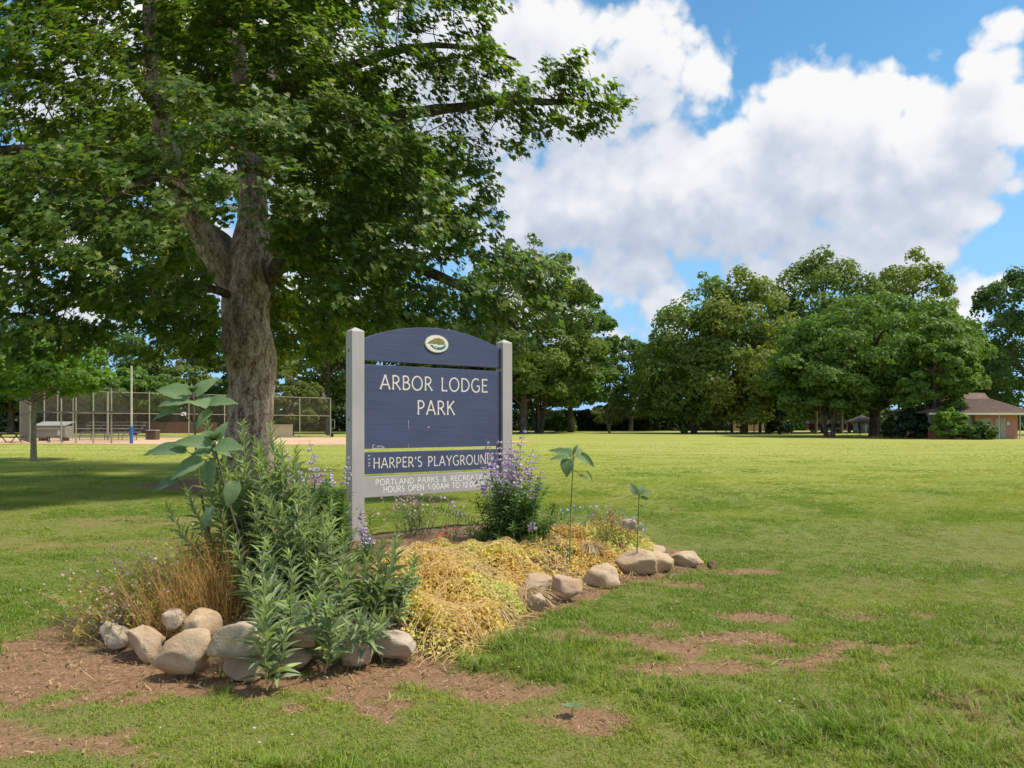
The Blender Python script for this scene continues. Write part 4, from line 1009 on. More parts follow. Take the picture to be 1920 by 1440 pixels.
make_far_trees()
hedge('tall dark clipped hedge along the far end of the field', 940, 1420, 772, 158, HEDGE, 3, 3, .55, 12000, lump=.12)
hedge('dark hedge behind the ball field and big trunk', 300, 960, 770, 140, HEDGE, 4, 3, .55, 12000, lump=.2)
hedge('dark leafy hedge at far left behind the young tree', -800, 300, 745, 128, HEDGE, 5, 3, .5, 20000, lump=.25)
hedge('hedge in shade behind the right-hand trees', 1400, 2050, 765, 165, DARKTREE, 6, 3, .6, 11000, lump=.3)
bush('shrub', 'bright rounded laurel bush between trunks right of the sign', 1045, 810, 775, 70, 140, MAPLE_FAR, 61, 3000, .4)
bush('shrub', 'upright light green shrub against the hut wall', 1783, 822.5, 766, 62, 70.5, BRIGHT, 62, 3200, .26)
bush('shrub', 'low spreading dark juniper in front of the hut door', 1833, 823.5, 789, 64, 69.5, DARKTREE, 63, 3200, .24)
bush('shrub', 'dark shrub in shade at the left end of the hut', 1712, 821, 766, 74, 74, CONIFER, 64, 2800, .28)
bush('shrub', 'loose dark bush beside the thick maple trunk', 1680, 820, 780, 48, 80, DARKTREE, 65, 2000, .3)
bush('shrub', 'small round shrub at the foot of the left linden', 1283, 813, 803, 12, 112, BRIGHT, 66, 300, .25)

# ------------------------------------------------------------------ brick hut
def make_hut():
    m, t, out = new_mat('hut_brick')
    tc = t.n.new('ShaderNodeTexCoord'); ob = tc.outputs['Object']
    sep = t.add('ShaderNodeSeparateXYZ', {0: ob})
    uv = t.add('ShaderNodeCombineXYZ', {0: t.math('ADD', sep.outputs[0], sep.outputs[1]), 1: sep.outputs[2], 2: 0.0})
    br = t.add('ShaderNodeTexBrick', {'Vector': uv.outputs[0], 'Color1': (.52, .20, .14, 1), 'Color2': (.45, .16, .11, 1), 'Mortar': (.46, .30, .24, 1), 'Scale': 1.0, 'Mortar Size': .008, 'Brick Width': .21, 'Row Height': .075})
    n = t.noise(ob, .8, 4, .6)
    col = t.mix(t.maprange(n.outputs['Fac'], .4, .7, 0, .3), br.outputs['Color'], (.56, .27, .20))
    b = t.add('ShaderNodeBsdfPrincipled', {'Base Color': col, 'Roughness': .9})
    t.l.new(b.outputs[0], out.inputs['Surface'])
    brick = m
    shing = surf('brown_roof_shingles', (.20, .135, .11), (.14, .098, .084), 3.0, .95, .5, 14, stretch=(1, 1, 3), c3=(.24, .17, .14))
    cream = surf('cream_fascia_paint', (.72, .64, .50), (.66, .58, .45), 4, .6)
    gray = surf('gray_door_paint', (.38, .35, .32), (.35, .32, .29), 3, .55)
    siding = surf('gray_siding_paint', (.36, .37, .35), (.31, .32, .31), 2, .7)
    dark = surf('dark_vent', (.02, .02, .02), None, 5, .8)
    Y = 72.5
    def X(px): return (px - 960) / F * Y
    xl, xc, xm, xr = X(1722), X(1745), X(1827), X(1908)
    D = 7.0; Hh = 2.50
    root = thing('brick_hut', 'low brick park building with brown hipped roof and gray doors', 'building', ((xl + xr) / 2, Y + D / 2, 0))
    ox, oy = (xl + xr) / 2, Y + D / 2
    def box(nm, x0, x1, y0, y1, z0, z1, mat, par=root, bevel=0):
        mb = MB(); mb.box(((x0 + x1) / 2 - ox, (y0 + y1) / 2 - oy, (z0 + z1) / 2), (x1 - x0, y1 - y0, z1 - z0)); return mb.build(nm, mat, par, bevel=bevel)
    w1 = box('wall', xm, xr, Y, Y + D, -.1, Hh, brick)
    w2 = box('wall', xc, xm - .002, Y + .25, Y + D, -.1, .82, brick)
    box('wall', xc + .02, xm - .002, Y + .28, Y + D, .822, Hh, siding)
    box('corner_trim', xc - .05, xc + .1, Y + .2, Y + .26, .83, Hh - .02, siding)
    box('vent', xc - .03, xc + .015, Y + .9, Y + 1.6, 2.02, 2.36, dark)
    box('panel', X(1839), X(1857.5), Y - .05, Y - .003, .75, 2.05, gray, bevel=.01)
    for a, b_ in ((1865.5, 1874.7), (1875.2, 1885.5)):
        d = box('door', X(a), X(b_), Y - .05, Y - .003, .02, 2.06, gray, bevel=.01)
    box('handle', X(1884) - .03, X(1884) + .03, Y - .10, Y - .052, .95, 1.10, surf('steel_handle', (.5, .5, .5), None, 10, .3, metallic=1), d)
    sg = box('notice', X(1888), X(1893), Y - .02, Y - .003, 1.34, 1.66, surf('notice_white', (.75, .76, .82), (.5, .52, .7), 6, .5))
    # hipped roof with a raised ridge cap
    e0, e1, f0, f1 = X(1730), X(1927), Y - 1.15, Y + D + 1.2
    r0, r1 = X(1803) * 1.048, X(1846) * 1.048; ry = Y + D / 2; zr, ze, zk = 4.62, 2.56, 4.05
    k0, k1 = X(1795) * 1.036, X(1854) * 1.036
    mb = MB()
    vs = [(e0, f0, ze), (e1, f0, ze), (e1, f1, ze), (e0, f1, ze), (k0, ry - .9, zk), (k1, ry - .9, zk), (k1, ry + .9, zk), (k0, ry + .9, zk), (r0, ry, zr), (r1, ry, zr), (e0 + .05, f0 + .05, ze - .03), (e1 - .05, f0 + .05, ze - .03), (e1 - .05, f1 - .05, ze - .03), (e0 + .05, f1 - .05, ze - .03)]
    mb.add([(a - ox, b_ - oy, c) for a, b_, c in vs], [(0, 1, 5, 4), (1, 2, 6, 5), (2, 3, 7, 6), (3, 0, 4, 7), (4, 5, 9, 8), (6, 7, 8, 9), (5, 6, 9), (7, 4, 8), (0, 10, 11, 1), (1, 11, 12, 2), (2, 12, 13, 3), (3, 13, 10, 0), (10, 13, 12, 11)])
    rf = mb.build('roof', shing, root)
    # shingle courses that stand proud, enough to break the light along the slope
    cs = MB()
    for k in range(1, 14):
        t_ = k / 14.0; a = np.array(vs[0]) * (1 - t_) + np.array(vs[4]) * t_; b_ = np.array(vs[1]) * (1 - t_) + np.array(vs[5]) * t_
        cs.box(((a[0] + b_[0]) / 2 - ox, a[1] - oy - .01, a[2] + .012), (b_[0] - a[0] - .1, .12, .02))
    tag(cs.build('shingle_courses', shing, rf), kind='stuff')
    mb = MB(); mb.box(((e0 + e1) / 2 - ox, f0 + .03 - oy, ze - .13), (e1 - e0, .05, .19)); mb.build('fascia', cream, root)
    mb = MB(); mb.box((e1 - .03 - ox, (f0 + f1) / 2 - oy + .03, ze - .13), (.05, f1 - f0 - .12, .19)); mb.build('fascia', cream, root)
    mb = MB(); mb.box(((e0 + e1) / 2 - ox, (f0 + f1) / 2 - oy, ze - .06), (e1 - e0 - .2, f1 - f0 - .2, .02)); mb.build('soffit', siding, root)
    for px in (1873.5, 1912.5):
        mb = MB(); x = X(px) * (Y - .95) / Y; mb.tube([(x - ox, f0 + .2 - oy, 0), (x - ox, f0 + .2 - oy, ze - .08)], .05, 8); mb.build('porch_post', surf('post_gray', (.5, .48, .44), None, 4, .5), root)
make_hut()

# ------------------------------------------------------------------ ball field: backstop, fence, bleachers and what stands round them
POSTM = surf('galvanised_post', (.36, .345, .25), (.30, .285, .20), 3, .55, metallic=.2)
WIREM = surf('chain_link_wire', (.17, .15, .105), (.13, .115, .08), 3, .6, metallic=.2)
DARKM = surf('dark_rail_paint', (.06, .06, .055), None, 4, .5)
BLACKM = surf('black_coated_steel', (.016, .016, .017), (.03, .03, .03), 5, .5)
def chainlink(parent, o, a, b, z0a, z1a, z1b, cell=.15, r=.0062):
    """woven wire between two ground points; a, b xy ; heights at each end"""
    a = np.array(a, float); b = np.array(b, float); L = np.linalg.norm(b - a); u = (b - a) / L
    V, Q, k = [], [], 0
    n = int(L / cell)
    for sgn in (1, -1):
        for i in range(-int(max(z1a, z1b) / cell) - 1, n + int(max(z1a, z1b) / cell) + 1):
            s0 = i * cell
            # wire from (s0, z0) running at 45 degrees
            za, zb = z0a, None
            pts = []
            for z in (z0a, max(z1a, z1b)):
                pts.append((s0 + sgn * (z - z0a), z))
            (sa, za), (sb, zb) = pts
            # clip to [0, L]
            def clip(sa, za, sb, zb, lo, hi):
                d = sb - sa
                t0, t1 = sorted(((lo - sa) / d, (hi - sa) / d)); t0 = max(t0, 0); t1 = min(t1, 1)
                return None if t0 >= t1 else (sa + d * t0, za + (zb - za) * t0, sa + d * t1, za + (zb - za) * t1)
            c = clip(sa, za, sb, zb, 0, L)
            if c is None: continue
            sa, za, sb, zb = c
            top = lambda s: z1a + (z1b - z1a) * s / L
            if zb > top(sb):
                t = (top(sb) - za) / (zb - za); sb = sa + (sb - sa) * t; zb = top(sb)
            if zb - za < .02: continue
            p0 = np.array([*(a + u * sa), za]); p1 = np.array([*(a + u * sb), zb])
            nn = np.array([-u[1], u[0], 0]); w = unit(np.cross(nn, p1 - p0))
            V += [p0 + w * r, p0 - w * r * .5 + nn * r, p0 - w * r * .5 - nn * r, p1 + w * r, p1 - w * r * .5 + nn * r, p1 - w * r * .5 - nn * r]
            for j in range(3): Q.append((k + j, k + (j + 1) % 3, k + 3 + (j + 1) % 3, k + 3 + j))
            k += 6
    me = mesh_np('wire_mesh', np.array(V) - o, [np.array(Q)], [WIREM])
    tag(link('wire_mesh', me, parent), kind='stuff')
def pole(parent, o, p0, p1, r, mat, name='post'):
    mb = MB(); mb.tube([np.array(p0) - o, np.array(p1) - o], r, 8); return mb.build(name, mat, parent, smooth=False)
def make_ballfield():
    zz = lambda py, Y: HC + (HY - py) / F * Y
    # front run of the backstop
    YA = 55.0
    o = np.array([*P(150, 832, YA)[:2], 0.])
    root = thing('backstop', 'tall arched chain-link backstop behind home plate, nearest the young tree', 'fence', o)
    A = [(57, 745), (115, 725), (142.5, 712), (175, 712), (209, 728), (246, 745)]
    pts = []
    for px, pt in A:
        x = P(px, 832, YA)[0]; pts.append((x, YA, zz(pt, YA)))
        pole(root, o, (x, YA, -.2), (x, YA, zz(pt, YA)), .055, POSTM)
    for (a, b) in zip(pts[:-1], pts[1:]):
        pole(root, o, (a[0], YA, a[2]), (b[0], YA, b[2]), .04, DARKM, 'top_rail')
        pole(root, o, (a[0], YA - .06, zz(773, YA)), (b[0], YA - .06, zz(772, YA)), .045, DARKM, 'mid_rail')
        pole(root, o, (a[0], YA, 1.1), (b[0], YA, 1.1), .028, POSTM, 'low_rail')
        chainlink(root, o, (a[0], YA), (b[0], YA), .08, a[2], b[2])
    xa, ya = P(38, 826, 64)[:2]
    pole(root, o, (xa, ya, -.2), (xa, ya, zz(752, 64)), .05, POSTM); pole(root, o, (xa, ya, zz(777, 64)), (pts[0][0], YA, zz(773, YA)), .045, DARKM, 'mid_rail')
    chainlink(root, o, (xa, ya), (pts[0][0], YA), .08, zz(752, 64), pts[0][2])
    # outer fence
    ends = [(83, 72.0), (108, 72.3), (137, 72.8), (202, 74), (280, 75.5), (354, 77), (421, 78), (500, 79), (562, 80), (619.5, 81)]
    tops = [731, 732, 733, 735, 737, 739, 741, 743, 745, 747]
    o = np.array([*P(350, 822, 77)[:2], 0.])
    root = thing('ball_field_fence', 'long high chain-link fence wing running right behind the big trunk', 'fence', o)
    fp = []
    for (px, Y), pt in zip(ends, tops):
        x, y = P(px, 820, Y)[:2]; fp.append((x, y, zz(pt, Y))); pole(root, o, (x, y, -.2), (x, y, zz(pt, Y)), .06 if px != 202 else .11, POSTM)
    for a, b in zip(fp[:-1], fp[1:]):
        for nm, za, zb in (('top_rail', a[2], b[2]), ('mid_rail', a[2] * .5 + .2, b[2] * .5 + .2), ('bottom_rail', .15, .15)):
            pole(root, o, (a[0], a[1], za), (b[0], b[1], zb), .035, POSTM, nm)
        chainlink(root, o, a[:2], b[:2], .08, a[2], b[2])
    mb = MB(); x, y = P(345, 776, 76)[:2]; mb.box((x - o[0], y - .08 - o[1], zz(776, 76)), (.5, .02, .38)); mb.build('notice', surf('white_notice', (.8, .8, .8), None, 3, .5), root)
    # tall pole with a blue pad
    Yp = 54.6; x = P(246.5, 832, Yp)[0]
    t = thing('pole', 'tall pale pole with a blue padded foot at the right end of the backstop', 'pole', (x, Yp, 0))
    mb = MB(); mb.tube([(0, 0, -.2), (0, 0, zz(686, Yp))], .075, 10); mb.build('shaft', surf('pale_pole_paint', (.50, .47, .36), None, 3, .5), t)
    mb = MB(); mb.tube([(0, 0, .02), (0, 0, 1.28)], .115, 14); mb.build('pad', surf('blue_pad_vinyl', (.03, .13, .46), (.025, .10, .36), 3, .45), t)
    # bleachers
    Yb = 66.0
    x0, x1 = P(147, 820, Yb)[0], P(258, 820, Yb)[0]
    t = thing('bleachers', 'small five-row aluminum bleachers behind the backstop mesh', 'bleachers', ((x0 + x1) / 2, Yb, 0))
    alu = surf('bleacher_aluminum', (.42, .40, .35), None, 2, .4, metallic=.5)
    for i in range(5):
        mb = MB(); mb.box((i * -.10, i * .62, .42 + i * .30), (x1 - x0, .26, .045)); mb.build('seat_plank', alu, t)
        if i: mb = MB(); mb.box((i * -.10, i * .62 - .32, .14 + i * .30), (x1 - x0, .22, .035)); mb.build('foot_plank', alu, t)
    for x in np.linspace(x0, x1, 5) - (x0 + x1) / 2:
        mb = MB(); mb.tube([(x * .96, -.1, 0), (x * .96, 2.6, 0)], .03, 6); mb.tube([(x * .96, 0, .0), (x * .96, 0, .4)], .03, 6); mb.tube([(x * .96, 0, .4), (x * .96 - .4, 2.5, 1.6)], .03, 6); mb.tube([(x * .96 - .4, 2.5, 0), (x * .96 - .4, 2.5, 1.6)], .03, 6); mb.build('frame', DARKM, t)
    # equipment box
    Yq = 63.0; x0, x1 = P(64, 815, Yq)[0], P(122, 815, Yq)[0]
    t = thing('equipment_box', 'gray metal equipment box with pale sloping lid behind the young tree', 'box', ((x0 + x1) / 2, Yq, 0))
    w = x1 - x0
    mb = MB(); mb.box((0, .6, .78), (w, 1.2, 1.0)); mb.build('body', surf('box_gray', (.26, .25, .20), (.22, .21, .17), 2, .6), t, bevel=.02)
    mb = MB(); mb.add([(-w / 2 - .06, -.08, 1.285), (w / 2 + .06, -.08, 1.285), (w / 2 + .06, 1.3, 1.62), (-w / 2 - .06, 1.3, 1.62), (-w / 2 - .06, -.08, 1.33), (w / 2 + .06, -.08, 1.33), (w / 2 + .06, 1.3, 1.67), (-w / 2 - .06, 1.3, 1.67)], [(0, 3, 2, 1), (4, 5, 6, 7), (0, 1, 5, 4), (1, 2, 6, 5), (2, 3, 7, 6), (3, 0, 4, 7)]); mb.build('lid', surf('lid_pale', (.38, .36, .34), None, 2, .5), t)
    for sx in (-1, 1):
        mb = MB(); mb.box((sx * w * .35, .6, .14), (.2, 1.0, .28)); mb.build('foot', DARKM, t)
    mb = MB(); mb.box((w * .30, -.012, .72), (.22, .02, .42)); mb.build('label_plate', surf('plate_white', (.7, .7, .68), None, 3, .5), t)
    # picnic table
    Yt = 58.0
    t = thing('picnic_table', 'black picnic table at the left edge beside the backstop', 'table', (P(16, 824, Yt)[0], Yt, 0))
    for i in range(3): mb = MB(); mb.box((0, -.3 + i * .3, .74), (1.9, .27, .04)); mb.build('top_plank', BLACKM, t)
    for s in (-1, 1):
        mb = MB(); mb.box((0, s * .72, .44), (1.9, .26, .04)); mb.build('seat', BLACKM, t)
        mb = MB(); mb.tube([(s * .6, -.65, 0), (s * .6, .2, .72)], .035, 6); mb.tube([(s * .6, .65, 0), (s * .6, -.2, .72)], .035, 6); mb.tube([(s * .6, -.8, .41), (s * .6, .8, .41)], .03, 6); mb.build('leg_frame', BLACKM, t)
    # player benches in front of the box
    for px, lab in ((78, 'black player bench below the left part of the equipment box'), (105, 'black player bench below the right part of the equipment box')):
        t = thing('player_bench', lab, 'bench', (P(px, 828, 58)[0], 58, 0), 'player benches by the backstop')
        mb = MB(); mb.box((0, 0, .45), (1.5, .3, .05)); mb.build('seat', BLACKM, t)
        for s in (-.5, .5): mb = MB(); mb.tube([(s, 0, 0), (s, 0, .43)], .04, 6); mb.tube([(s, -.2, .02), (s, .2, .02)], .03, 6); mb.build('leg', BLACKM, t)
    # bin
    Yn = 68.0
    t = thing('litter_bin', 'brown square litter bin with pale rim right of the blue-footed pole', 'bin', (P(287, 820, Yn)[0], Yn, 0))
    mb = MB(); mb.box((0, 0, .42), (.85, .85, .84)); mb.build('body', surf('bin_brown', (.11, .07, .055), (.08, .05, .04), 6, .8), t, bevel=.03)
    mb = MB(); mb.box((0, 0, .875), (.92, .92, .065)); mb.build('rim', surf('bin_rim', (.42, .41, .40), None, 6, .6), t, bevel=.015)
    # plywood box right of the trunk
    Yw = 79.0; x0, x1 = P(511, 820, Yw)[0], P(548, 820, Yw)[0]
    t = thing('dugout_wall', 'plain tan wall of a low dugout right of the big trunk', 'wall', ((x0 + x1) / 2, Yw, 0))
    mb = MB(); mb.box((0, 0, .68), (x1 - x0, .15, 1.4)); mb.build('panel', surf('tan_plywood', (.42, .37, .22), (.36, .31, .19), 1.2, .8, c3=(.5, .45, .3)), t)
    mb = MB(); mb.box((0, 0, 1.405), (x1 - x0 + .08, .2, .04)); mb.build('cap', surf('tan_cap', (.35, .31, .2), None, 3, .8), t)
    # small trolley at the fence end
    Yg = 81.5; xg = P(621, 820, Yg)[0]
    t = thing('equipment_cart', 'dark wheeled equipment cart parked at the right end of the fence', 'cart', (xg, Yg, 0))
    mb = MB(); mb.box((-.25, 0, 1.1), (.55, .5, 1.75)); mb.build('body', DARKM, t, bevel=.03)
    mb = MB(); mb.tube([(.1, -.25, .24), (.1, -.15, .24)], .22, 14); mb.build('wheel', BLACKM, t)
    mb = MB(); mb.tube([(.05, -.2, 1.9), (.42, -.2, 1.9), (.42, -.2, .95), (.05, -.2, .95)], .03, 6); mb.build('handle', surf('cart_handle', (.4, .4, .38), None, 4, .5), t)
make_ballfield()

def make_far_bits():
    # wooden fences in panels of boards
    wood = surf('cedar_board', (.20, .085, .045), (.14, .06, .035), 3, .9, stretch=(4, 4, .6)); pale = surf('pale_board', (.34, .22, .13), (.26, .17, .10), 3, .9, stretch=(4, 4, .6))
    def board_fence(label, px0, px1, Y, H, mat, step):
        x0, x1 = P(px0, 800, Y)[0], P(px1, 800, Y)[0]
        t = thing('board_fence', label, 'fence', ((x0 + x1) / 2, Y, 0), 'wooden garden fences beyond the park')
        n = int((x1 - x0) / step); proto = None
        for i in range(n):
            if proto is None:
                mb = MB(); mb.box((0, 0, H / 2), (step * .95, .04, H)); proto = mb.build('board', mat, t); o = proto
            else: o = link('board', proto.data, t)
            o.location = (x0 + (i + .5) * step - (x0 + x1) / 2, 0, RNG.normal() * .02)
        for z in (.35, H - .3):
            mb = MB(); mb.box((0, .045, z), (x1 - x0, .045, .09)); mb.build('rail', mat, t)
    board_fence('red-brown board fence behind the ball field beside the white gable', 265, 410, 118, 1.75, wood, .6)
    board_fence('pale board fence in the gap right of the bench', 1372, 1436, 150, 2.2, pale, .5)
    # houses beyond the hedge
    roofm = surf('slate_roof', (.12, .125, .15), (.09, .095, .12), 2, .8); wallm = surf('pale_house_wall', (.62, .58, .53), (.55, .5, .46), 1, .8); glass = surf('window_glass', (.03, .04, .05), None, 2, .1)
    def house(label, px, Y, w, d, H, Hr, roof=roofm, wall=wallm):
        x = P(px, 800, Y)[0]; t = thing('house', label, 'house', (x, Y + d / 2, 0), 'houses beyond the park')
        mb = MB(); mb.box((0, 0, H / 2), (w, d, H)); wl = mb.build('wall', wall, t)
        mb = MB(); e = .4; a, b = w / 2 + e, d / 2 + e
        mb.add([(-a, -b, H + .01), (a, -b, H + .01), (a, b, H + .01), (-a, b, H + .01), (-a, 0, Hr), (a, 0, Hr)], [(0, 1, 5, 4), (2, 3, 4, 5), (0, 4, 3), (1, 2, 5), (0, 3, 2, 1)]); mb.build('roof', roof, t)
        for sx in (-.3, .3):
            mb = MB(); mb.box((sx * w, -d / 2 - .02, H * .55), (1.1, .06, 1.2)); fr = mb.build('window', surf('window_frame', (.7, .7, .68), None, 3, .5), t)
            mb = MB(); mb.box((sx * w, -d / 2 - .055, H * .55), (.95, .02, 1.05)); mb.build('pane', glass, fr)
    house('house with dark slate roof showing right of the big trunk', 588, 165, 11, 9, 5.2, 9.0)
    house('pale house with low gable seen left of the big trunk', 282, 150, 9, 8, 3.0, 4.6)
    house('pale house glimpsed under the trees right of the sapling', 1215, 185, 14, 9, 4.4, 6.4)
    house('cream house glimpsed behind the left linden trunk', 1302, 185, 8, 9, 5.0, 6.6, wall=surf('cream_house_wall', (.75, .66, .52), None, 1, .8))
    # bench / picnic table by the linden
    Yb = 121; t = thing('picnic_bench', 'weathered picnic bench behind the pointed linden trunk', 'bench', (P(1352, 810, Yb)[0], Yb, 0))
    wd = surf('weathered_plank', (.30, .28, .26), (.22, .2, .19), 5, .85, stretch=(.5, 4, 4))
    for i in range(3): mb = MB(); mb.box((0, -.3 + i * .31, .76), (2.3, .28, .05)); mb.build('top_plank', wd, t)
    for s in (-1, 1):
        mb = MB(); mb.box((0, s * .75, .45), (2.3, .28, .05)); mb.build('seat', wd, t)
        mb = MB(); mb.tube([(s * .8, -.7, 0), (s * .8, .2, .74)], .05, 6); mb.tube([(s * .8, .7, 0), (s * .8, -.2, .74)], .05, 6); mb.build('leg_frame', DARKM, t)
    # pale pole by the right linden trunk
    Yp = 118; t = thing('pole', 'pale slender pole beside the rightmost linden trunk', 'pole', (P(1414, 812, Yp)[0], Yp, 0))
    mb = MB(); mb.tube([(0, 0, -.1), (0, 0, 4.6)], .1, 8); mb.build('shaft', surf('pale_pole', (.5, .49, .46), None, 3, .6), t)
    mb = MB(); mb.tube([(0, 0, 4.6), (0, 0, 4.68)], .13, 8); mb.build('cap', surf('pole_cap', (.3, .3, .3), None, 3, .6), t)
    # stump-like posts
    for px, Y, h, lab in ((1549, 92, 2.6, 'rough wooden post under the left part of the spreading maple'), (1479, 106, 1.0, 'short bollard right of the dark conifer')):
        t = thing('wooden_post', lab, 'post', (P(px, 818, Y)[0], Y, 0)); mb = MB(); mb.tube([(0, 0, -.1), (0, 0, h * .6), (.02, 0, h)], [.14, .12, .11], 8); mb.build('shaft', BARK_PALE, t); mb = MB(); mb.tube([(.02, 0, h), (.02, 0, h + .05)], [.115, .06], 8); mb.build('top', BARK_PALE, t)
    # big extra trunk beside the maple trunk
    # canopy
    Yc = 97; x0, x1 = P(1597, 790, Yc)[0], P(1634, 790, Yc)[0]; w = x1 - x0
    t = thing('canopy_tent', 'mauve gray pop-up canopy between the maple trunks', 'canopy', ((x0 + x1) / 2, Yc, 0))
    z0, z1 = HC + (795 - 789.5) / F * Yc, HC + (795 - 779.5) / F * Yc; d = 1.5
    mb = MB(); a = w / 2; mb.add([(-a, -d, z0 - .22), (a, -d, z0 - .22), (a, d, z0 - .22), (-a, d, z0 - .22), (-a, -d, z0), (a, -d, z0), (a, d, z0), (-a, d, z0), (0, 0, z1 + .1)], [(0, 1, 5, 4), (1, 2, 6, 5), (2, 3, 7, 6), (3, 0, 4, 7), (4, 5, 8), (5, 6, 8), (6, 7, 8), (7, 4, 8)]); mb.build('cover', surf('canopy_cloth', (.17, .125, .135), (.14, .10, .11), 2, .8), t)
    for sx in (-1, 1):
        for sy in (-1, 1): mb = MB(); mb.tube([(sx * a * .96, sy * d * .96, 0), (sx * a * .96, sy * d * .96, z0 - .1)], .035, 6); mb.build('leg', surf('canopy_leg', (.6, .6, .6), None, 2, .4), t)
    # white picket fence far behind
    Yf = 128; x0, x1 = P(1600, 800, Yf)[0], P(1690, 800, Yf)[0]
    white = surf('white_fence_paint', (.78, .77, .75), None, 2, .6)
    t = thing('picket_fence', 'white picket fence behind the canopy', 'fence', ((x0 + x1) / 2, Yf, 0)); proto = None
    for i in range(int((x1 - x0) / .2)):
        if proto is None: mb = MB(); mb.box((0, 0, .85), (.13, .03, 1.0)); proto = mb.build('picket', white, t); o = proto
        else: o = link('picket', proto.data, t)
        o.location = (x0 + .1 + i * .2 - (x0 + x1) / 2, 0, 0)
    for z in (.55, 1.15): mb = MB(); mb.box((0, .04, z), (x1 - x0, .05, .09)); mb.build('rail', white, t)
    mb = MB(); mb.box((0, .08, .1), (x1 - x0, .1, .5)); mb.build('kick_board', surf('fence_concrete', (.4, .37, .33), None, 2, .8), t)
    bush('flower_bush', 'yellow flowering bush above the white picket fence', 1628, 806, 788, 42, 131, leaf_mat('yellow_blossom', (.30, .30, .02), (.60, .45, .03), (.65, .22, .05), .3), 71, 700, .4)
    # red and white vehicle
    Yv = 132
    red = surf('red_vehicle_paint', (.30, .03, .025), (.26, .025, .02), 2, .35); whitev = surf('white_vehicle_paint', (.75, .74, .72), None, 2, .35)
    for px, w, lab in ((1574, 1.62, 'red delivery van with white roof parked beyond the maple trunks'), (1529, .9, 'dark red van half hidden behind the slim trunk')):
        x = P(px, 805, Yv)[0]; L = 3.0 * w / 1.62 + 1.2
        t = thing('parked_van', lab, 'van', (x, Yv, 0), 'vehicles parked beyond the trees', rotz=0)
        mb = MB(); mb.add([(-L / 2, -.9, .5), (L / 2, -.9, .5), (L / 2, .9, .5), (-L / 2, .9, .5), (-L / 2, -.9, 1.55), (L / 2 - .15, -.9, 1.5), (L / 2 - .15, .9, 1.5), (-L / 2, .9, 1.55)], [(0, 3, 2, 1), (4, 5, 6, 7), (0, 1, 5, 4), (1, 2, 6, 5), (2, 3, 7, 6), (3, 0, 4, 7)]); mb.build('body', red, t, bevel=.08)
        mb = MB(); mb.add([(-L / 2 + .02, -.85, 1.56), (L / 2 - .5, -.85, 1.56), (L / 2 - .5, .85, 1.56), (-L / 2 + .02, .85, 1.56), (-L / 2 + .1, -.78, 2.1), (L / 2 - .9, -.78, 2.1), (L / 2 - .9, .78, 2.1), (-L / 2 + .1, .78, 2.1)], [(4, 5, 6, 7), (0, 1, 5, 4), (1, 2, 6, 5), (2, 3, 7, 6), (3, 0, 4, 7)]); mb.build('roof', whitev, t, bevel=.06)
        for sx in (-1, 1):
            mb = MB(); mb.tube([(sx * L * .32, -.92, .34), (sx * L * .32, -.72, .34)], .34, 14); wh = mb.build('wheel', BLACKM, t)
            mb = MB(); mb.tube([(sx * L * .32, -.935, .34), (sx * L * .32, -.922, .34)], .19, 12); mb.build('rim', whitev, wh)
        mb = MB(); mb.box((0, -.905, .62), (L * .5, .02, .16)); mb.build('stripe', whitev, t)
    # white car further left of the van, low
    x = P(1555, 808, 126)[0]; t = thing('parked_car', 'silver car mostly hidden between the slim trunks', 'car', (x, 126, 0))
    silver = surf('silver_paint', (.5, .52, .55), None, 2, .3)
    mb = MB(); mb.box((0, 0, .6), (3.6, 1.6, .55)); mb.build('body', silver, t, bevel=.12)
    mb = MB(); mb.add([(-1.2, -.7, .878), (1.1, -.7, .878), (1.1, .7, .878), (-1.2, .7, .878), (-.8, -.6, 1.35), (.6, -.6, 1.35), (.6, .6, 1.35), (-.8, .6, 1.35)], [(4, 5, 6, 7), (0, 1, 5, 4), (1, 2, 6, 5), (2, 3, 7, 6), (3, 0, 4, 7)]); mb.build('cabin', glass, t, bevel=.05)
    for sx in (-1.1, 1.1): mb = MB(); mb.tube([(sx, -.83, .31), (sx, -.65, .31)], .31, 12); mb.build('wheel', BLACKM, t)
    # person in dark clothes by the canopy, seen at about four pixels wide
    xq = P(1612.5, 806, 99)[0]
    t = thing('person', 'person in dark clothes and hat standing by the canopy leg', 'person', (xq, 99, 0))
    bm = bmesh.new(); me = bpy.data.meshes.new('body')
    J = [((0, 0, .92), .15), ((0, 0, 1.15), .14), ((0, 0, 1.38), .17), ((0, 0, 1.50), .06), ((0, 0, 1.62), .095), ((0, 0, 1.74), .08),
         ((.09, 0, .88), .10), ((.10, .02, .48), .07), ((.10, 0, .08), .05), ((.11, -.14, .04), .045), ((-.09, 0, .88), .10), ((-.11, -.03, .48), .07), ((-.11, 0, .08), .05), ((-.12, -.14, .04), .045),
         ((.19, 0, 1.40), .07), ((.24, .02, 1.12), .05), ((.22, -.08, .88), .035), ((-.19, 0, 1.40), .07), ((-.24, .02, 1.12), .05), ((-.22, -.08, .88), .035)]
    E = [(0, 1), (1, 2), (2, 3), (3, 4), (4, 5), (0, 6), (6, 7), (7, 8), (8, 9), (0, 10), (10, 11), (11, 12), (12, 13), (2, 14), (14, 15), (15, 16), (2, 17), (17, 18), (18, 19)]
    me.from_pydata([j for j, _ in J], E, []); o = link('body', me, t)
    sk = o.modifiers.new('skin', 'SKIN')
    for v, (_, r) in zip(me.skin_vertices[0].data, J): v.radius = (r, r)
    me.skin_vertices[0].data[0].use_root = True
    o.modifiers.new('sub', 'SUBSURF').levels = 1
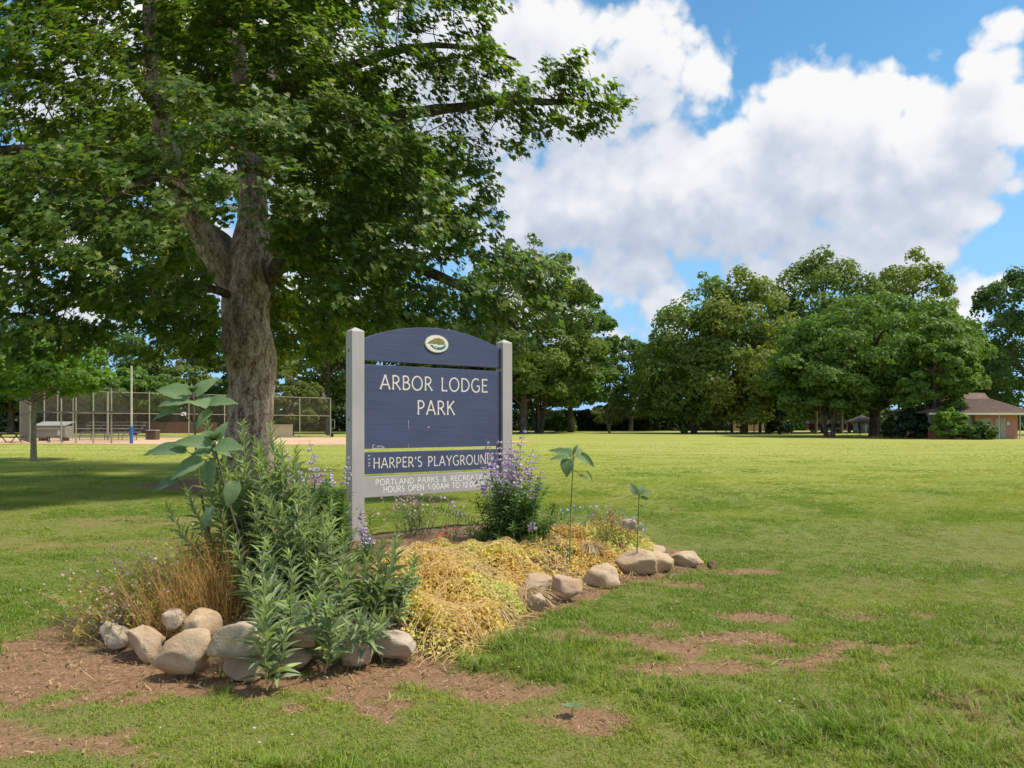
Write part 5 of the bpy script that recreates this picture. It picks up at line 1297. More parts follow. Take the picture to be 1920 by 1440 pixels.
    me.materials.append(surf('dark_clothes', (.02, .02, .025), (.03, .03, .035), 5, .9))
    mb = MB(); mb.tube([(0, 0, 1.70), (0, 0, 1.73), (0, 0, 1.84)], [.16, .10, .07], 12); mb.build('hat', surf('hat_brown', (.25, .09, .05), None, 5, .9), t)
make_far_bits()

# ------------------------------------------------------------------ rocks along the bed
def rock_mat(name, c1, c2, c3):
    m, t, out = new_mat(name)
    tc = t.n.new('ShaderNodeTexCoord'); ob = tc.outputs['Object']; inf = t.n.new('ShaderNodeObjectInfo')
    v = t.vmath('ADD', ob, t.vmath('MULTIPLY', inf.outputs['Location'], (3, 3, 3)))
    a = t.noise(v, 5.0, 6, .65, .4); b_ = t.noise(v, 26.0, 6, .75); c = t.noise(v, 2.2, 3, .6); sp = t.noise(v, 110, 3, .7)
    col = t.mix(t.maprange(a.outputs['Fac'], .35, .65), c1, c2)
    col = t.mix(t.maprange(c.outputs['Fac'], .52, .68, 0, .75), col, c3)
    col = t.mix(t.maprange(b_.outputs['Fac'], .52, .75, 0, .5), col, tuple(x * .5 for x in c1))
    col = t.mix(t.maprange(sp.outputs['Fac'], .58, .72, 0, .5), col, (.5, .46, .40))
    b = t.add('ShaderNodeBsdfPrincipled', {'Base Color': col, 'Roughness': .9, 'Specular IOR Level': .2})
    h = t.math('ADD', a.outputs['Fac'], t.math('MULTIPLY', b_.outputs['Fac'], .5))
    bp = t.add('ShaderNodeBump', {'Height': h, 'Strength': 1.0, 'Distance': .02}); t.l.new(bp.outputs[0], b.inputs['Normal'])
    t.l.new(b.outputs[0], out.inputs['Surface'])
    return m
def make_rocks():
    buff = rock_mat('buff_stone', (.43, .30, .19), (.53, .40, .27), (.47, .30, .15))
    grey = rock_mat('grey_stone', (.38, .305, .23), (.48, .395, .305), (.47, .34, .17))
    pink = rock_mat('pinkish_stone', (.38, .26, .175), (.48, .35, .25), (.42, .27, .16))
    L = [  # centre px, py of base, width px, height px, depth factor, material, tilt, label
        (215, 1222, 50, 56, 1.0, grey, .2, 'small gray upright rock at the far left end of the bed'),
        (263, 1238, 84, 62, .9, buff, -.25, 'buff slanted rock, second from the left end'),
        (339, 1274, 106, 90, .8, buff, .05, 'big squarish buff boulder at the front left corner'),
        (440, 1236, 102, 68, .8, grey, .05, 'long gray rock with yellow lichen patch on top of another'),
        (458, 1278, 82, 52, .8, pink, -.05, 'pinkish flat rock beneath the long gray lichen rock'),
        (545, 1262, 66, 42, .9, pink, .1, 'rock half hidden behind the drooping front shoot'),
        (560, 1216, 60, 38, .9, pink, .0, 'rock deep under the goldenrod leaves'),
        (667, 1254, 56, 60, .9, pink, .1, 'upright pinkish rock right of the goldenrod'),
        (735, 1246, 76, 62, .9, grey, -.1, 'dark gray rock shaded under the yellow sedum edge'),
        (372, 1196, 62, 54, .9, buff, .1, 'buff rock behind the front row among dry stalks'),
        (322, 1180, 44, 40, .9, grey, .1, 'gray rock peeping through the oregano'),
        (1006, 1072, 44, 32, .9, grey, .2, 'small gray rock poking up amid the sedum'),
        (1010, 1124, 58, 50, .9, pink, .25, 'brown rock under straw right of the sedum'),
        (1001, 1148, 40, 38, .9, pink, -.2, 'low brown rock at the foot of the sedum'),
        (1064, 1128, 58, 52, .9, pink, .1, 'earthy rock left of the pointed rock'),
        (1130, 1102, 66, 46, .8, buff, .0, 'pale pointed rock midway along the right side'),
        (1187, 1082, 92, 50, .7, buff, .16, 'long pale rock curving down to the right'),
        (1232, 1076, 66, 42, .8, buff, .1, 'rounded pale rock between the two long rocks'),
        (1280, 1066, 78, 34, .8, buff, .12, 'flat pale rock at the right end of the bed'),
        (1178, 1046, 34, 24, .9, buff, .1, 'small pale rock behind the long curving rock'),
        (1222, 1042, 54, 18, .9, grey, .05, 'low flat rock at the back behind the rounded rock'),
        (1183, 998, 26, 26, .9, grey, .1, 'gray rock at the back edge behind red stems'),
        (1337, 1066, 17, 15, 1.0, surf('earth_clod', (.16, .095, .06), (.22, .14, .09), 20, .95, .6), 0, 'dry clod of earth beyond the last rock'),
    ]
    for i, (px, py, w, h, dp, mat, tilt, lab) in enumerate(L):
        rng = np.random.default_rng(100 + i)
        Y = F * HC / (py - HY)
        if py in (1216, 1196, 1180, 1072, 1046, 1042, 998, 1236): Y *= .90 if py > 1100 else .93
        c = P(px, py, Y); W, Hh = w / F * Y * 1.04, h / F * Y * 1.06
        D = W * dp * .85
        bm = bmesh.new(); bmesh.ops.create_icosphere(bm, subdivisions=4, radius=1.0)
        off = Vector(rng.random(3) * 50)
        pl = [(Vector(d), rng.uniform(.50, .85)) for d in rand_dirs(15, rng)]
        for v in bm.verts:
            n = v.co.normalized()
            # superellipsoid body, a few flat facets, then lumps
            p = Vector([math.copysign(abs(k) ** .88, k) for k in n])
            for d, lim in pl:
                e = p.dot(d) - lim
                if e > 0: p -= d * e * .85
            k = 1 + .20 * mnoise.noise(n * 1.3 + off) + .07 * mnoise.noise(n * 4 + off) + .02 * mnoise.noise(n * 11 + off) + .008 * mnoise.noise(n * 28 + off)
            v.co = p * k
        me = bpy.data.meshes.new('rock'); bm.to_mesh(me); bm.free()
        co = np.empty(len(me.vertices) * 3, np.float32); me.vertices.foreach_get('co', co); co = co.reshape(-1, 3)
        if i in (15,): co[:, 0] *= 1 - .35 * np.clip(co[:, 2], -.3, 1)
        if i in (16, 18): co[:, 2] -= .35 * co[:, 0] * np.abs(co[:, 0])
        co -= (co.max(0) + co.min(0)) / 2; co /= (co.max(0) - co.min(0)) / 2
        co[:, 2] = np.where(co[:, 2] < -.62, -.62 + (co[:, 2] + .62) * .25, co[:, 2]); co[:, 2] = (co[:, 2] + .12) / .85; co *= np.array([W / 2 * 1.04, D / 2, Hh / 2 * .92]) ; ca, sa = math.cos(-tilt), math.sin(-tilt)
        co = co @ np.array([[ca, 0, -sa], [0, 1, 0], [sa, 0, ca]])
        a = rng.uniform(-.25, .25); co = co @ np.array([[math.cos(a), math.sin(a), 0], [-math.sin(a), math.cos(a), 0], [0, 0, 1]])
        me.vertices.foreach_set('co', co.ravel()); me.polygons.foreach_set('use_smooth', [True] * len(me.polygons)); me.materials.append(mat)
        o = link('rock' if 'clod' not in lab else 'earth_clod', me, None, (c[0], Y + D * .30, c[2] + Hh * (.36 if i < 9 else .29)))
        tag(o, lab, 'rock' if 'clod' not in lab else 'clod', 'rocks edging the bed' if 'clod' not in lab else None)
make_rocks()

# ------------------------------------------------------------------ leafy plants
def blade_template(w=.22, curl=.25, fold=.12, nseg=4, shape=.8):
    """lanceolate leaf of length 1 along +y"""
    V, Fq = [], []
    for i in range(nseg + 1):
        t = i / nseg; ww = w / 2 * max(math.sin(math.pi * min(max(t, .03), .985) ** shape), 0.0) ; z = -curl * t * t
        V += [(-ww, t, z + fold * ww / w * 2), (0, t, z), (ww, t, z + fold * ww / w * 2)]
    for i in range(nseg):
        b = i * 3; Fq += [(b, b + 1, b + 4, b + 3), (b + 1, b + 2, b + 5, b + 4)]
    return np.array(V), [np.array(Fq)]
def bez(p0, p1, p2, n=14):
    t = np.linspace(0, 1, n)[:, None]; return (1 - t) ** 2 * p0 + 2 * t * (1 - t) * p1 + t * t * p2
def place(me, name, parent, base, M, p, s, wx=1.0):
    o = bpy.data.objects.new(name, me); COL.objects.link(o); o.parent = parent
    mm = Matrix(M.tolist()).to_4x4(); mm.translation = Vector((p - base).tolist()); o.matrix_local = mm @ Matrix.Diagonal((float(s) * wx, float(s), float(s), 1.0))
    return o
def stem_leaves(q, rng, step, len_mid, len_tip, elev=.75, start=.12, spread=1.0, opposite=False, droop=.2):
    """leaf bases, frames and sizes spiralling up a stem polyline"""
    seg = np.linalg.norm(np.diff(q, axis=0), axis=1); cum = np.concatenate([[0], np.cumsum(seg)]); L = cum[-1]
    s = np.arange(start * L, L, step); s = s + rng.normal(size=len(s)) * step * .2
    if opposite: s = np.repeat(s, 2)
    s = np.clip(s, 0, L * .999); t = s / L
    pos = np.stack([np.interp(s, cum, q[:, k]) for k in range(3)], -1)
    tan = unit(np.stack([np.interp(np.minimum(s + .03, L), cum, q[:, k]) - np.interp(np.maximum(s - .03, 0), cum, q[:, k]) for k in range(3)], -1))
    if opposite: ph = (np.arange(len(s)) // 2) * 1.57 + (np.arange(len(s)) % 2) * math.pi + rng.normal(size=len(s)) * .25
    else: ph = np.arange(len(s)) * 2.39996 + rng.normal(size=len(s)) * .25
    ref = np.array([1.0, 0, 0]); a = unit(np.cross(tan, ref)); b = np.cross(tan, a)
    rad = a * np.cos(ph)[:, None] + b * np.sin(ph)[:, None]
    el = (elev - droop + (droop + .35) * t ** 2 + rng.normal(size=len(s)) * .12)[:, None]
    yd = unit(rad * np.cos(el) + tan * np.sin(el) + np.array([0, 0, -.05]))
    nz = unit(tan * np.cos(el) - rad * np.sin(el) + rng.normal(size=(len(s), 3)) * .12)
    size = (len_mid * (1 - t ** 3) + len_tip * t ** 3) * np.where(t < .12, .7, 1) * rng.uniform(.8, 1.15, len(s))
    return pos, rot_from(nz, yd), size, t
class Clump:
    """a plant: stems as parts, its nearest leaves as leaf parts, the other leaves as one mass"""
    def __init__(self, name, label, cat, base, group=None):
        self.base = np.array(base, float); self.root = thing(name, label, cat, base, group); self.L = []
    def stem(self, q, r0, r1, mat, n=6, name='stem'):
        q = np.asarray(q); v, f = tube_arrays(q, np.linspace(r0, r1, len(q)), n)
        return link(name, mesh_np(name, v - self.base, [f], [mat], smooth=True), self.root)
    def leaves(self, pos, M, size, tint): self.L.append((pos, M, size, tint))
    def finish(self, tmpl, mat, mat_single, cap=300, name='leaf'):
        pos = np.concatenate([x[0] for x in self.L]); M = np.concatenate([x[1] for x in self.L]); size = np.concatenate([x[2] for x in self.L]); tint = np.concatenate([x[3] for x in self.L])
        order = np.argsort(-(size / (pos[:, 1] ** 2)))
        one = order[:cap]; rest = order[cap:]
        me = mesh_np(name, tmpl[0], tmpl[1], [mat_single], smooth=True)
        for i in one: place(me, name, self.root, self.base, M[i], pos[i], size[i])
        if len(rest):
            v, f = scatter(tmpl[0], tmpl[1], pos[rest] - self.base, M[rest], size[rest])
            k = sum(len(x) for x in tmpl[1])
            tag(link('leaves', mesh_np('leaves', v, f, [mat], {'tint': ('FACE', np.repeat(tint[rest], k))}, smooth=True), self.root), kind='stuff')

GREEN_STEM = surf('green_stem', (.16, .22, .06), (.22, .24, .09), 12, .6)
DARK_STEM = surf('dark_stem', (.09, .075, .05), (.13, .12, .06), 12, .6)
YELLOW_STEM = surf('pale_stem', (.30, .30, .11), (.36, .30, .13), 12, .6)
gc = ((.190, .250, .150), (.275, .345, .190), (.370, .450, .150))
GOLDEN = leaf_mat('goldenrod_leaf', *gc, trans=.40, rough=.5, tcol=(1.25, 1.35, .65)); GOLDEN1 = leaf_mat('goldenrod_leaf_single', *gc, trans=.28, rough=.5, rnd=True, tcol=(1.2, 1.3, .6))
pc = ((.080, .155, .040), (.135, .225, .052), (.21, .29, .075))
PENST = leaf_mat('penstemon_leaf', *pc, trans=.3, rough=.45); PENST1 = leaf_mat('penstemon_leaf_single', *pc, trans=.3, rough=.45, rnd=True)

def make_goldenrod():
    rng = np.random.default_rng(5)
    def shoots(cl, specs, mid=.158, step=.0125):
        for bx, by, BY, tx, ty, TY, bend in specs:
            p0 = P(bx, by, BY); p0[2] = max(min(p0[2], bed_z(p0[0], p0[1]) + .02), bed_z(p0[0], p0[1]) - .02)
            p2 = P(tx, ty, TY); p1 = p0 * .45 + p2 * .55; p1[2] = p0[2] + (p2[2] - p0[2]) * .5; p1 += np.array([bend, -.02, 0])
            q = bez(p0, p1, p2, 16); q += np.cumsum(rng.normal(size=q.shape) * .003, 0)
            L = np.linalg.norm(np.diff(q, axis=0), axis=1).sum()
            cl.stem(q, .0075 if L > .6 else .005, .002, YELLOW_STEM)
            pos, M, s, t = stem_leaves(q, rng, step * (1.0 if L > .6 else .85), mid * rng.uniform(.85, 1.1), .066, .78, .08 if L < .8 else .12)
            cl.leaves(pos, M, s, np.clip(.30 + .16 * rng.normal(size=len(s)) + .75 * np.maximum(t - .72, 0) / .28, 0, 1))
    A = Clump('goldenrod', 'tall leafy gray-green goldenrod clump left of the sign, spilling over the front rocks', 'plant', (-1.75, 5.3, .15))
    sp = [(520, 1180, 5.1, 455, 793, 5.25, -.06), (545, 1170, 5.1, 507, 806, 5.35, .02), (500, 1160, 5.3, 383, 782, 5.45, -.10), (560, 1175, 5.0, 487, 872, 5.0, -.03), (520, 1170, 5.2, 432, 880, 5.1, -.06), (580, 1170, 5.2, 545, 862, 5.4, .03),
          (470, 1150, 5.2, 316, 945, 5.2, -.14), (480, 1150, 5.3, 345, 915, 5.5, -.10), (600, 1170, 5.3, 590, 925, 5.5, .04), (610, 1175, 5.2, 622, 955, 5.4, .05), (540, 1180, 4.9, 470, 930, 4.9, -.04), (570, 1185, 4.9, 530, 950, 4.85, .0),
          (500, 1170, 5.0, 410, 960, 5.0, -.08), (600, 1185, 4.9, 560, 985, 4.85, .0), (520, 1190, 4.8, 440, 1010, 4.8, -.06), (630, 1190, 4.9, 645, 1010, 5.0, .05), (600, 1200, 4.62, 590, 1120, 4.25, .02), (640, 1205, 4.6, 668, 1150, 4.3, .06), (560, 1200, 4.55, 545, 1130, 4.2, -.03), (625, 1205, 4.6, 612, 1140, 4.25, .0), (690, 1200, 4.7, 715, 1160, 4.45, .06), (530, 1200, 4.5, 505, 1150, 4.2, -.05), (660, 1200, 4.65, 690, 1185, 4.35, .08), (560, 1190, 4.8, 505, 1010, 4.7, -.02),
          (490, 1165, 5.1, 375, 870, 5.3, -.09), (510, 1165, 5.2, 415, 830, 5.4, -.06), (560, 1170, 5.2, 475, 830, 5.4, -.02), (575, 1170, 5.2, 520, 850, 5.5, .01), (530, 1170, 5.2, 448, 840, 5.2, -.05), (590, 1180, 5.0, 575, 900, 5.2, .03), (600, 1180, 5.1, 610, 1000, 5.0, .04),
          (585, 1195, 4.5, 494, 1022, 4.3, -.16), (500, 1282, 4.02, 488, 1108, 4.05, .015), (508, 1278, 4.08, 540, 1180, 4.05, .03), (611, 1262, 4.3, 627, 1150, 4.3, .02), (560, 1200, 4.6, 540, 1040, 4.55, -.02), (620, 1205, 4.65, 600, 1060, 4.6, .0), (640, 1200, 4.7, 640, 1080, 4.7, .02), (530, 1205, 4.55, 470, 1070, 4.55, -.03)]
    for k in range(16):
        sp.append((rng.uniform(490, 600), 1175, rng.uniform(5.0, 5.5), rng.uniform(395, 570), rng.uniform(805, 930), rng.uniform(5.0, 5.5), rng.normal() * .05))
    for k in range(22):
        sp.append((rng.uniform(490, 640), 1180, rng.uniform(4.8, 5.4), rng.uniform(400, 640), rng.uniform(930, 1080), rng.uniform(4.8, 5.3), rng.normal() * .05))
    shoots(A, sp); A.finish(blade_template(.215, .22, .10), GOLDEN, GOLDEN1)
    B = Clump('goldenrod', 'shorter bushy gray-green goldenrod clump right of the tall one, below the left post', 'plant', (-.95, 5.0, .2))
    sp = []
    for tx, ty in ((655, 1085), (690, 1045), (715, 1020), (745, 1000), (772, 1045), (785, 1090), (700, 1090), (735, 1075), (670, 1130), (715, 1140), (755, 1120), (640, 1110), (690, 1160), (735, 1165), (620, 1120), (665, 1050), (760, 1075), (705, 1115), (650, 1160), (680, 1100)):
        sp.append((690 + (tx - 700) * .35 + rng.normal() * 8, 1200, 4.85 + rng.random() * .45, tx, ty, 4.85 + rng.random() * .4, (tx - 700) / 700))
    shoots(B, sp, .145, .0125); B.finish(blade_template(.25, .22, .10), GOLDEN, GOLDEN1)
make_goldenrod()

# tubular flower with a flared five-lobed lip
def flower_template():
    V, Fq, ring = [], [], 6
    for r, y in ((.10, 0), (.17, .35), (.24, .75)):
        V += [(r * math.cos(a), y, r * math.sin(a)) for a in np.linspace(0, 2 * math.pi, ring, endpoint=False)]
    V += [(.50 * math.cos(a), 1.0 - .06 * (k % 2), .46 * math.sin(a)) for k, a in enumerate(np.linspace(0, 2 * math.pi, ring, endpoint=False))]
    for l in range(3):
        for i in range(ring): Fq.append((l * ring + i, l * ring + (i + 1) % ring, (l + 1) * ring + (i + 1) % ring, (l + 1) * ring + i))
    return np.array(V), [np.array(Fq)]
FLOW = flower_template()
LAV = leaf_mat('lavender_petal', (.54, .39, .58), (.65, .50, .67), (.78, .68, .78), trans=.35, rough=.6, tcol=(1, 1, 1), rnd=True)
LAVP = leaf_mat('pale_lilac_petal', (.52, .42, .62), (.64, .54, .70), (.76, .68, .76), trans=.35, rough=.6, tcol=(1, 1, 1), rnd=True)
BUD = surf('purple_bud', (.16, .07, .14), (.20, .13, .10), 30, .6)

def make_penstemons():
    rng = np.random.default_rng(8)
    fme = {}
    def spike(cl, p0, p2, bend, flower_from, mat, fs=.034, whorls=7, leaf=.085, nfl=4):
        p1 = (p0 + p2) / 2 + np.array([bend, 0, .03]); q = bez(p0, p1, p2, 14)
        cl.stem(q, .0045, .0018, GREEN_STEM)
        cut = int(14 * flower_from); pos, M, s, t = stem_leaves(q[:max(cut, 4)], rng, .019, leaf * rng.uniform(.85, 1.1), leaf * .6, .45, .04, opposite=True, droop=.25)
        cl.leaves(pos, M, s, np.clip(.4 + .22 * rng.normal(size=len(s)), 0, 1))
        if nfl == 0: return
        if mat.name not in fme: fme[mat.name] = mesh_np('flower', FLOW[0], FLOW[1], [mat], smooth=True)
        for w in range(whorls):
            t = flower_from + (1 - flower_from) * (w + .4) / whorls; c = np.array([np.interp(t * 13, np.arange(14), q[:, k]) for k in range(3)])
            for j in range(nfl if w < whorls - 1 else 2):
                a = rng.random() * 6.28 if j else rng.uniform(3.6, 5.8); d = unit(np.array([math.cos(a), math.sin(a), rng.uniform(-.35, .15)]))
                M = rot_from(unit(np.cross(d, [0, 0, 1.0]))[None], d[None])[0]
                place(fme[mat.name], 'flower', cl.root, cl.base, M, c + d * .012, fs * rng.uniform(.8, 1.15) * (1 - .35 * w / whorls))
    # the big clump in front of the right post
    bx, bY = P(965, 1030, 7.3)[0], 7.3
    A = Clump('penstemon', 'bushy penstemon with lavender flower spikes in front of the right sign post', 'plant', (bx, bY, float(bed_z(bx, bY))))
    tips = [(986, 800, .58, 7), (935, 822, .60, 7), (958, 825, .62, 7), (912, 822, .60, 7), (1000, 838, .62, 6), (970, 850, .60, 6), (1010, 850, .65, 5), (945, 862, .60, 6), (925, 880, .66, 5), (890, 895, .66, 6), (915, 895, .66, 5), (975, 900, .70, 4), (998, 905, .75, 3), (940, 905, .74, 4), (902, 860, .64, 5), (918, 850, .62, 5), (948, 842, .6, 6), (978, 826, .6, 6), (1015, 880, .7, 4), (930, 842, .62, 5), (958, 838, .6, 6), (988, 862, .62, 5)]
    for tx, ty, ff, wh in tips:
        p0 = np.array([bx + rng.normal() * .10, bY + rng.normal() * .12, 0]); p0[2] = bed_z(p0[0], p0[1]); p2 = P(tx, ty, bY + rng.uniform(-.3, .25))
        spike(A, p0, p2, rng.normal() * .02, ff, LAV if rng.random() < .8 else LAVP, .036, wh)
    for k in range(120):
        tx = 965 + rng.normal() * 46; ty = rng.uniform(868, 1000) + abs(tx - 965) * .6
        p0 = np.array([bx + rng.normal() * .13, bY + rng.normal() * .14, 0]); p0[2] = bed_z(p0[0], p0[1]); spike(A, p0, P(tx, ty, bY + rng.uniform(-.32, .3)), rng.normal() * .04, 1.0, LAV, nfl=0)
    p0 = P(998, 1010, 7.0); p0[2] = bed_z(p0[0], p0[1]); spike(A, p0, P(998, 978, 6.95), 0, .7, LAV, .034, 3)
    A.finish(blade_template(.25, .3, .08), PENST, PENST1)
    # behind the goldenrod, left of the left post
    bx, bY = P(625, 1060, 6.6)[0], 6.6
    B = Clump('penstemon', 'pale lilac penstemon clump beside and left of the left sign post', 'plant', (bx, bY, float(bed_z(bx, bY))))
    for tx, ty, ff, wh in ((532, 838, .66, 6), (545, 858, .66, 6), (580, 826, .62, 7), (556, 872, .7, 5), (616, 875, .78, 4), (657, 852, .68, 6), (536, 880, .74, 4), (582, 860, .7, 4)):
        p0 = np.array([bx + (tx - 610) * .0022 + rng.normal() * .05, bY + rng.normal() * .12, 0]); p0[2] = bed_z(p0[0], p0[1]); spike(B, p0, P(tx, ty, bY + rng.uniform(-.15, .2)), rng.normal() * .02, ff, LAVP, .034, wh)
    for k in range(55):
        tx = 605 + rng.normal() * 34; ty = rng.uniform(895, 985) + abs(tx - 605) * .3
        p0 = np.array([bx + rng.normal() * .14, bY + rng.normal() * .15, 0]); p0[2] = bed_z(p0[0], p0[1]); spike(B, p0, P(tx, ty, bY + rng.uniform(-.25, .3)), rng.normal() * .04, 1.0, LAV, nfl=0)
    B.finish(blade_template(.25, .3, .08), PENST, PENST1)
    # the short spikes in front of the left post
    bx, bY = P(688, 1040, 6.2)[0], 6.2
    C_ = Clump('penstemon', 'short lilac penstemon spikes at the foot of the left sign post', 'plant', (bx, bY, float(bed_z(bx, bY))))
    for tx, ty, ff, wh in ((674, 948, .45, 6), (690, 985, .40, 5), (697, 1000, .40, 4), (668, 985, .5, 4), (683, 1015, .5, 3)):
        p0 = np.array([bx + rng.normal() * .05, bY + rng.normal() * .06, 0]); p0[2] = bed_z(p0[0], p0[1]); spike(C_, p0, P(tx, ty, bY + rng.normal() * .06), rng.normal() * .02, ff, LAVP if ty > 960 else LAV, .032, wh, .06)
    for k in range(10):
        p0 = np.array([bx + rng.normal() * .08, bY + rng.normal() * .08, 0]); p0[2] = bed_z(p0[0], p0[1]); spike(C_, p0, p0 + np.array([rng.normal() * .06, rng.normal() * .06, rng.uniform(.12, .22)]), 0, 1.0, LAV, nfl=0, leaf=.06)
    C_.finish(blade_template(.25, .3, .08), PENST, PENST1)
    # small loose ones: blue flax-like sprays, dried purple heads, red blooms
    def loose(name, label, cx, cy, Y, n, h0, h1, sx, heads, mat, stemmat, hs, per, leaf=0.0, leafmat=None, nleaf=5):
        b0 = P(cx, cy, Y); b0[2] = float(bed_z(b0[0], b0[1])); t = thing(name, label, 'plant', b0)
        tubes, hp, lp = [], [], []
        for k in range(n):
            p0 = b0 + np.array([rng.normal() * sx * .5, rng.normal() * sx * .5, 0]); p0[2] = bed_z(p0[0], p0[1]); h = rng.uniform(h0, h1)
            p2 = p0 + np.array([rng.normal() * sx * .6, rng.normal() * sx * .5, h]); q = bez(p0, (p0 + p2) / 2 + np.array([rng.normal() * .02, 0, .03]), p2, 7); tubes.append((q, np.linspace(.0026, .0012, 7)))
            for j in range(per): hp.append(p2 + rng.normal(size=3) * np.array([.022, .022, .03]) * (1 if per > 2 else .4))
            for j in range(nleaf): lp.append(q[rng.integers(1, 6)] + rng.normal(size=3) * .010)
        v, f = cat_tubes(tubes, 4); tag(link('stems', mesh_np('stems', v - b0, [f], [stemmat], smooth=True), t), kind='stuff')
        hp = np.array(hp)
        tv, tf = heads
        hv, hf = scatter(tv, tf, hp - b0, rot_from(unit(rng.normal(size=(len(hp), 3)) + np.array([0, -.4, .5])), rand_dirs(len(hp), rng)), rng.uniform(.7, 1.2, len(hp)) * hs)
        tag(link('flower_heads', mesh_np('flower_heads', hv, hf, [mat], {'tint': ('FACE', np.repeat(rng.random(len(hp)), sum(len(x) for x in tf)))}), t), kind='stuff')
        if leafmat is not None:
            lp = np.array(lp); T = blade_template(.24, .2, .1, 2)
            lv, lf = scatter(T[0], T[1], lp - b0, rot_from(unit(rng.normal(size=(len(lp), 3)) * .6 + np.array([0, 0, 1])), rand_dirs(len(lp), rng)), rng.uniform(.6, 1.2, len(lp)) * leaf)
            tag(link('leaves', mesh_np('leaves', lv, lf, [leafmat], {'tint': ('FACE', np.repeat(rng.random(len(lp)), 4))}), t), kind='stuff')
    disc = (np.array([(0, 0, 0)] + [(math.cos(a) * (1 if k % 2 else .6), math.sin(a) * (1 if k % 2 else .6), .15) for k, a in enumerate(np.linspace(0, 2 * math.pi, 10, endpoint=False))]), [np.array([(0, 1 + k, 1 + (k + 1) % 10) for k in range(10)])])
    blue = leaf_mat('blue_petal', (.26, .30, .62), (.38, .40, .70), (.55, .55, .75), .3, tcol=(1, 1, 1)); pinkm = leaf_mat('dusty_pink_petal', (.44, .27, .29), (.54, .37, .37), (.62, .49, .47), .3, tcol=(1, 1, 1))
    redm = leaf_mat('scarlet_petal', (.50, .06, .02), (.62, .10, .03), (.60, .18, .06), .3, tcol=(1.2, 1, 1)); rust = leaf_mat('rusty_seed', (.34, .13, .06), (.42, .20, .09), (.45, .28, .14), .3, tcol=(1, 1, 1))
    loose('blue_flower', 'pale blue wispy flowers behind the slim sunflower stem', 1100, 1000, 7.9, 20, .16, .34, .24, disc, blue, GREEN_STEM, .014, 3, .06, PENST)
    loose('blue_flower', 'few bluish flowers at the right back edge of the bed', 1172, 1010, 7.75, 16, .12, .22, .14, disc, blue, GREEN_STEM, .013, 3, .05, PENST)
    loose('rusty_seed_plant', 'rusty red seed stalks near the right end of the bed', 1148, 1010, 7.6, 34, .16, .34, .16, disc, rust, surf('rust_stem', (.34, .15, .07), None, 9, .7), .011, 6, .05, PENST)
    loose('scarlet_flower', 'small scarlet flowers under the hours board', 832, 1020, 7.0, 6, .10, .20, .10, disc, redm, GREEN_STEM, .018, 2, .05, PENST)
    loose('dried_self_heal', 'dried brownish purple flower heads below the hours board', 782, 1030, 7.6, 46, .22, .42, .22, disc, pinkm, DARK_STEM, .015, 4, .05, PENST)
    loose('lilac_flower', 'thin lilac flower stalk between the hours board and the penstemon', 853, 1020, 7.3, 7, .22, .36, .06, disc, blue, GREEN_STEM, .016, 3, .05, PENST)
    loose('pink_oregano', 'pink flowering oregano at the left end of the bed', 285, 1170, 5.3, 230, .14, .46, .40, disc, pinkm, surf('oregano_stem', (.30, .25, .09), (.36, .24, .11), 9, .7), .011, 2, .042, leaf_mat('oregano_leaf', (.22, .26, .06), (.38, .36, .08), (.60, .42, .11), .3), 22)
    loose('pink_oregano', 'small oregano sprigs over the first rock at the left', 235, 1190, 5.0, 46, .10, .26, .16, disc, pinkm, surf('oregano_stem', (.26, .19, .08), None, 9, .7), .011, 4, .04, PENST)
    gold = leaf_mat('dry_gold_spike', (.60, .33, .08), (.70, .50, .14), (.46, .48, .13), .3, tcol=(1.1, 1, .7)); goldstem = surf('dry_gold_stem', (.50, .29, .09), (.42, .20, .06), 9, .7)
    # dry orange stalks: upright spikes set with small seed clusters
    b0 = P(385, 1175, 5.0); b0[2] = float(bed_z(b0[0], b0[1])); t = thing('dry_perennial', 'dry orange-brown upright stalks in front of the goldenrod, left of it', 'plant', b0)
    tubes, hp = [], []
    for k in range(420):
        u = rng.random(); p0 = np.array([P(280 + 178 * u, 1180, 4.95)[0], 4.75 + rng.random() * .6, 0]); p0[2] = bed_z(p0[0], p0[1]); h = rng.uniform(.18, .46) + .16 * u
        p2 = p0 + np.array([rng.normal() * .13 - .04, rng.normal() * .09, h]); q = bez(p0, (p0 + p2) / 2 + rng.normal(size=3) * .02, p2, 8); tubes.append((q, np.linspace(.0022, .001, 8)))
        for j in range(30):
            tt = rng.uniform(.15, 1) * 7; c = np.array([np.interp(tt, np.arange(8), q[:, m]) for m in range(3)]); hp.append(c + rng.normal(size=3) * np.array([.016, .016, .012]))
    v, f = cat_tubes(tubes, 4); tag(link('stalks', mesh_np('stalks', v - b0, [f], [goldstem], smooth=True), t), kind='stuff')
    hp = np.array(hp); T = blade_template(.4, .2, .1, 1); hv, hf = scatter(T[0], T[1], hp - b0, rot_from(rand_dirs(len(hp), rng), unit(rng.normal(size=(len(hp), 3)) * .6 + np.array([0, 0, 1]))), rng.uniform(.012, .032, len(hp)))
    tag(link('seed_heads', mesh_np('seed_heads', hv, hf, [gold], {'tint': ('FACE', np.repeat(rng.random(len(hp)), 2))}), t), kind='stuff')
make_penstemons()

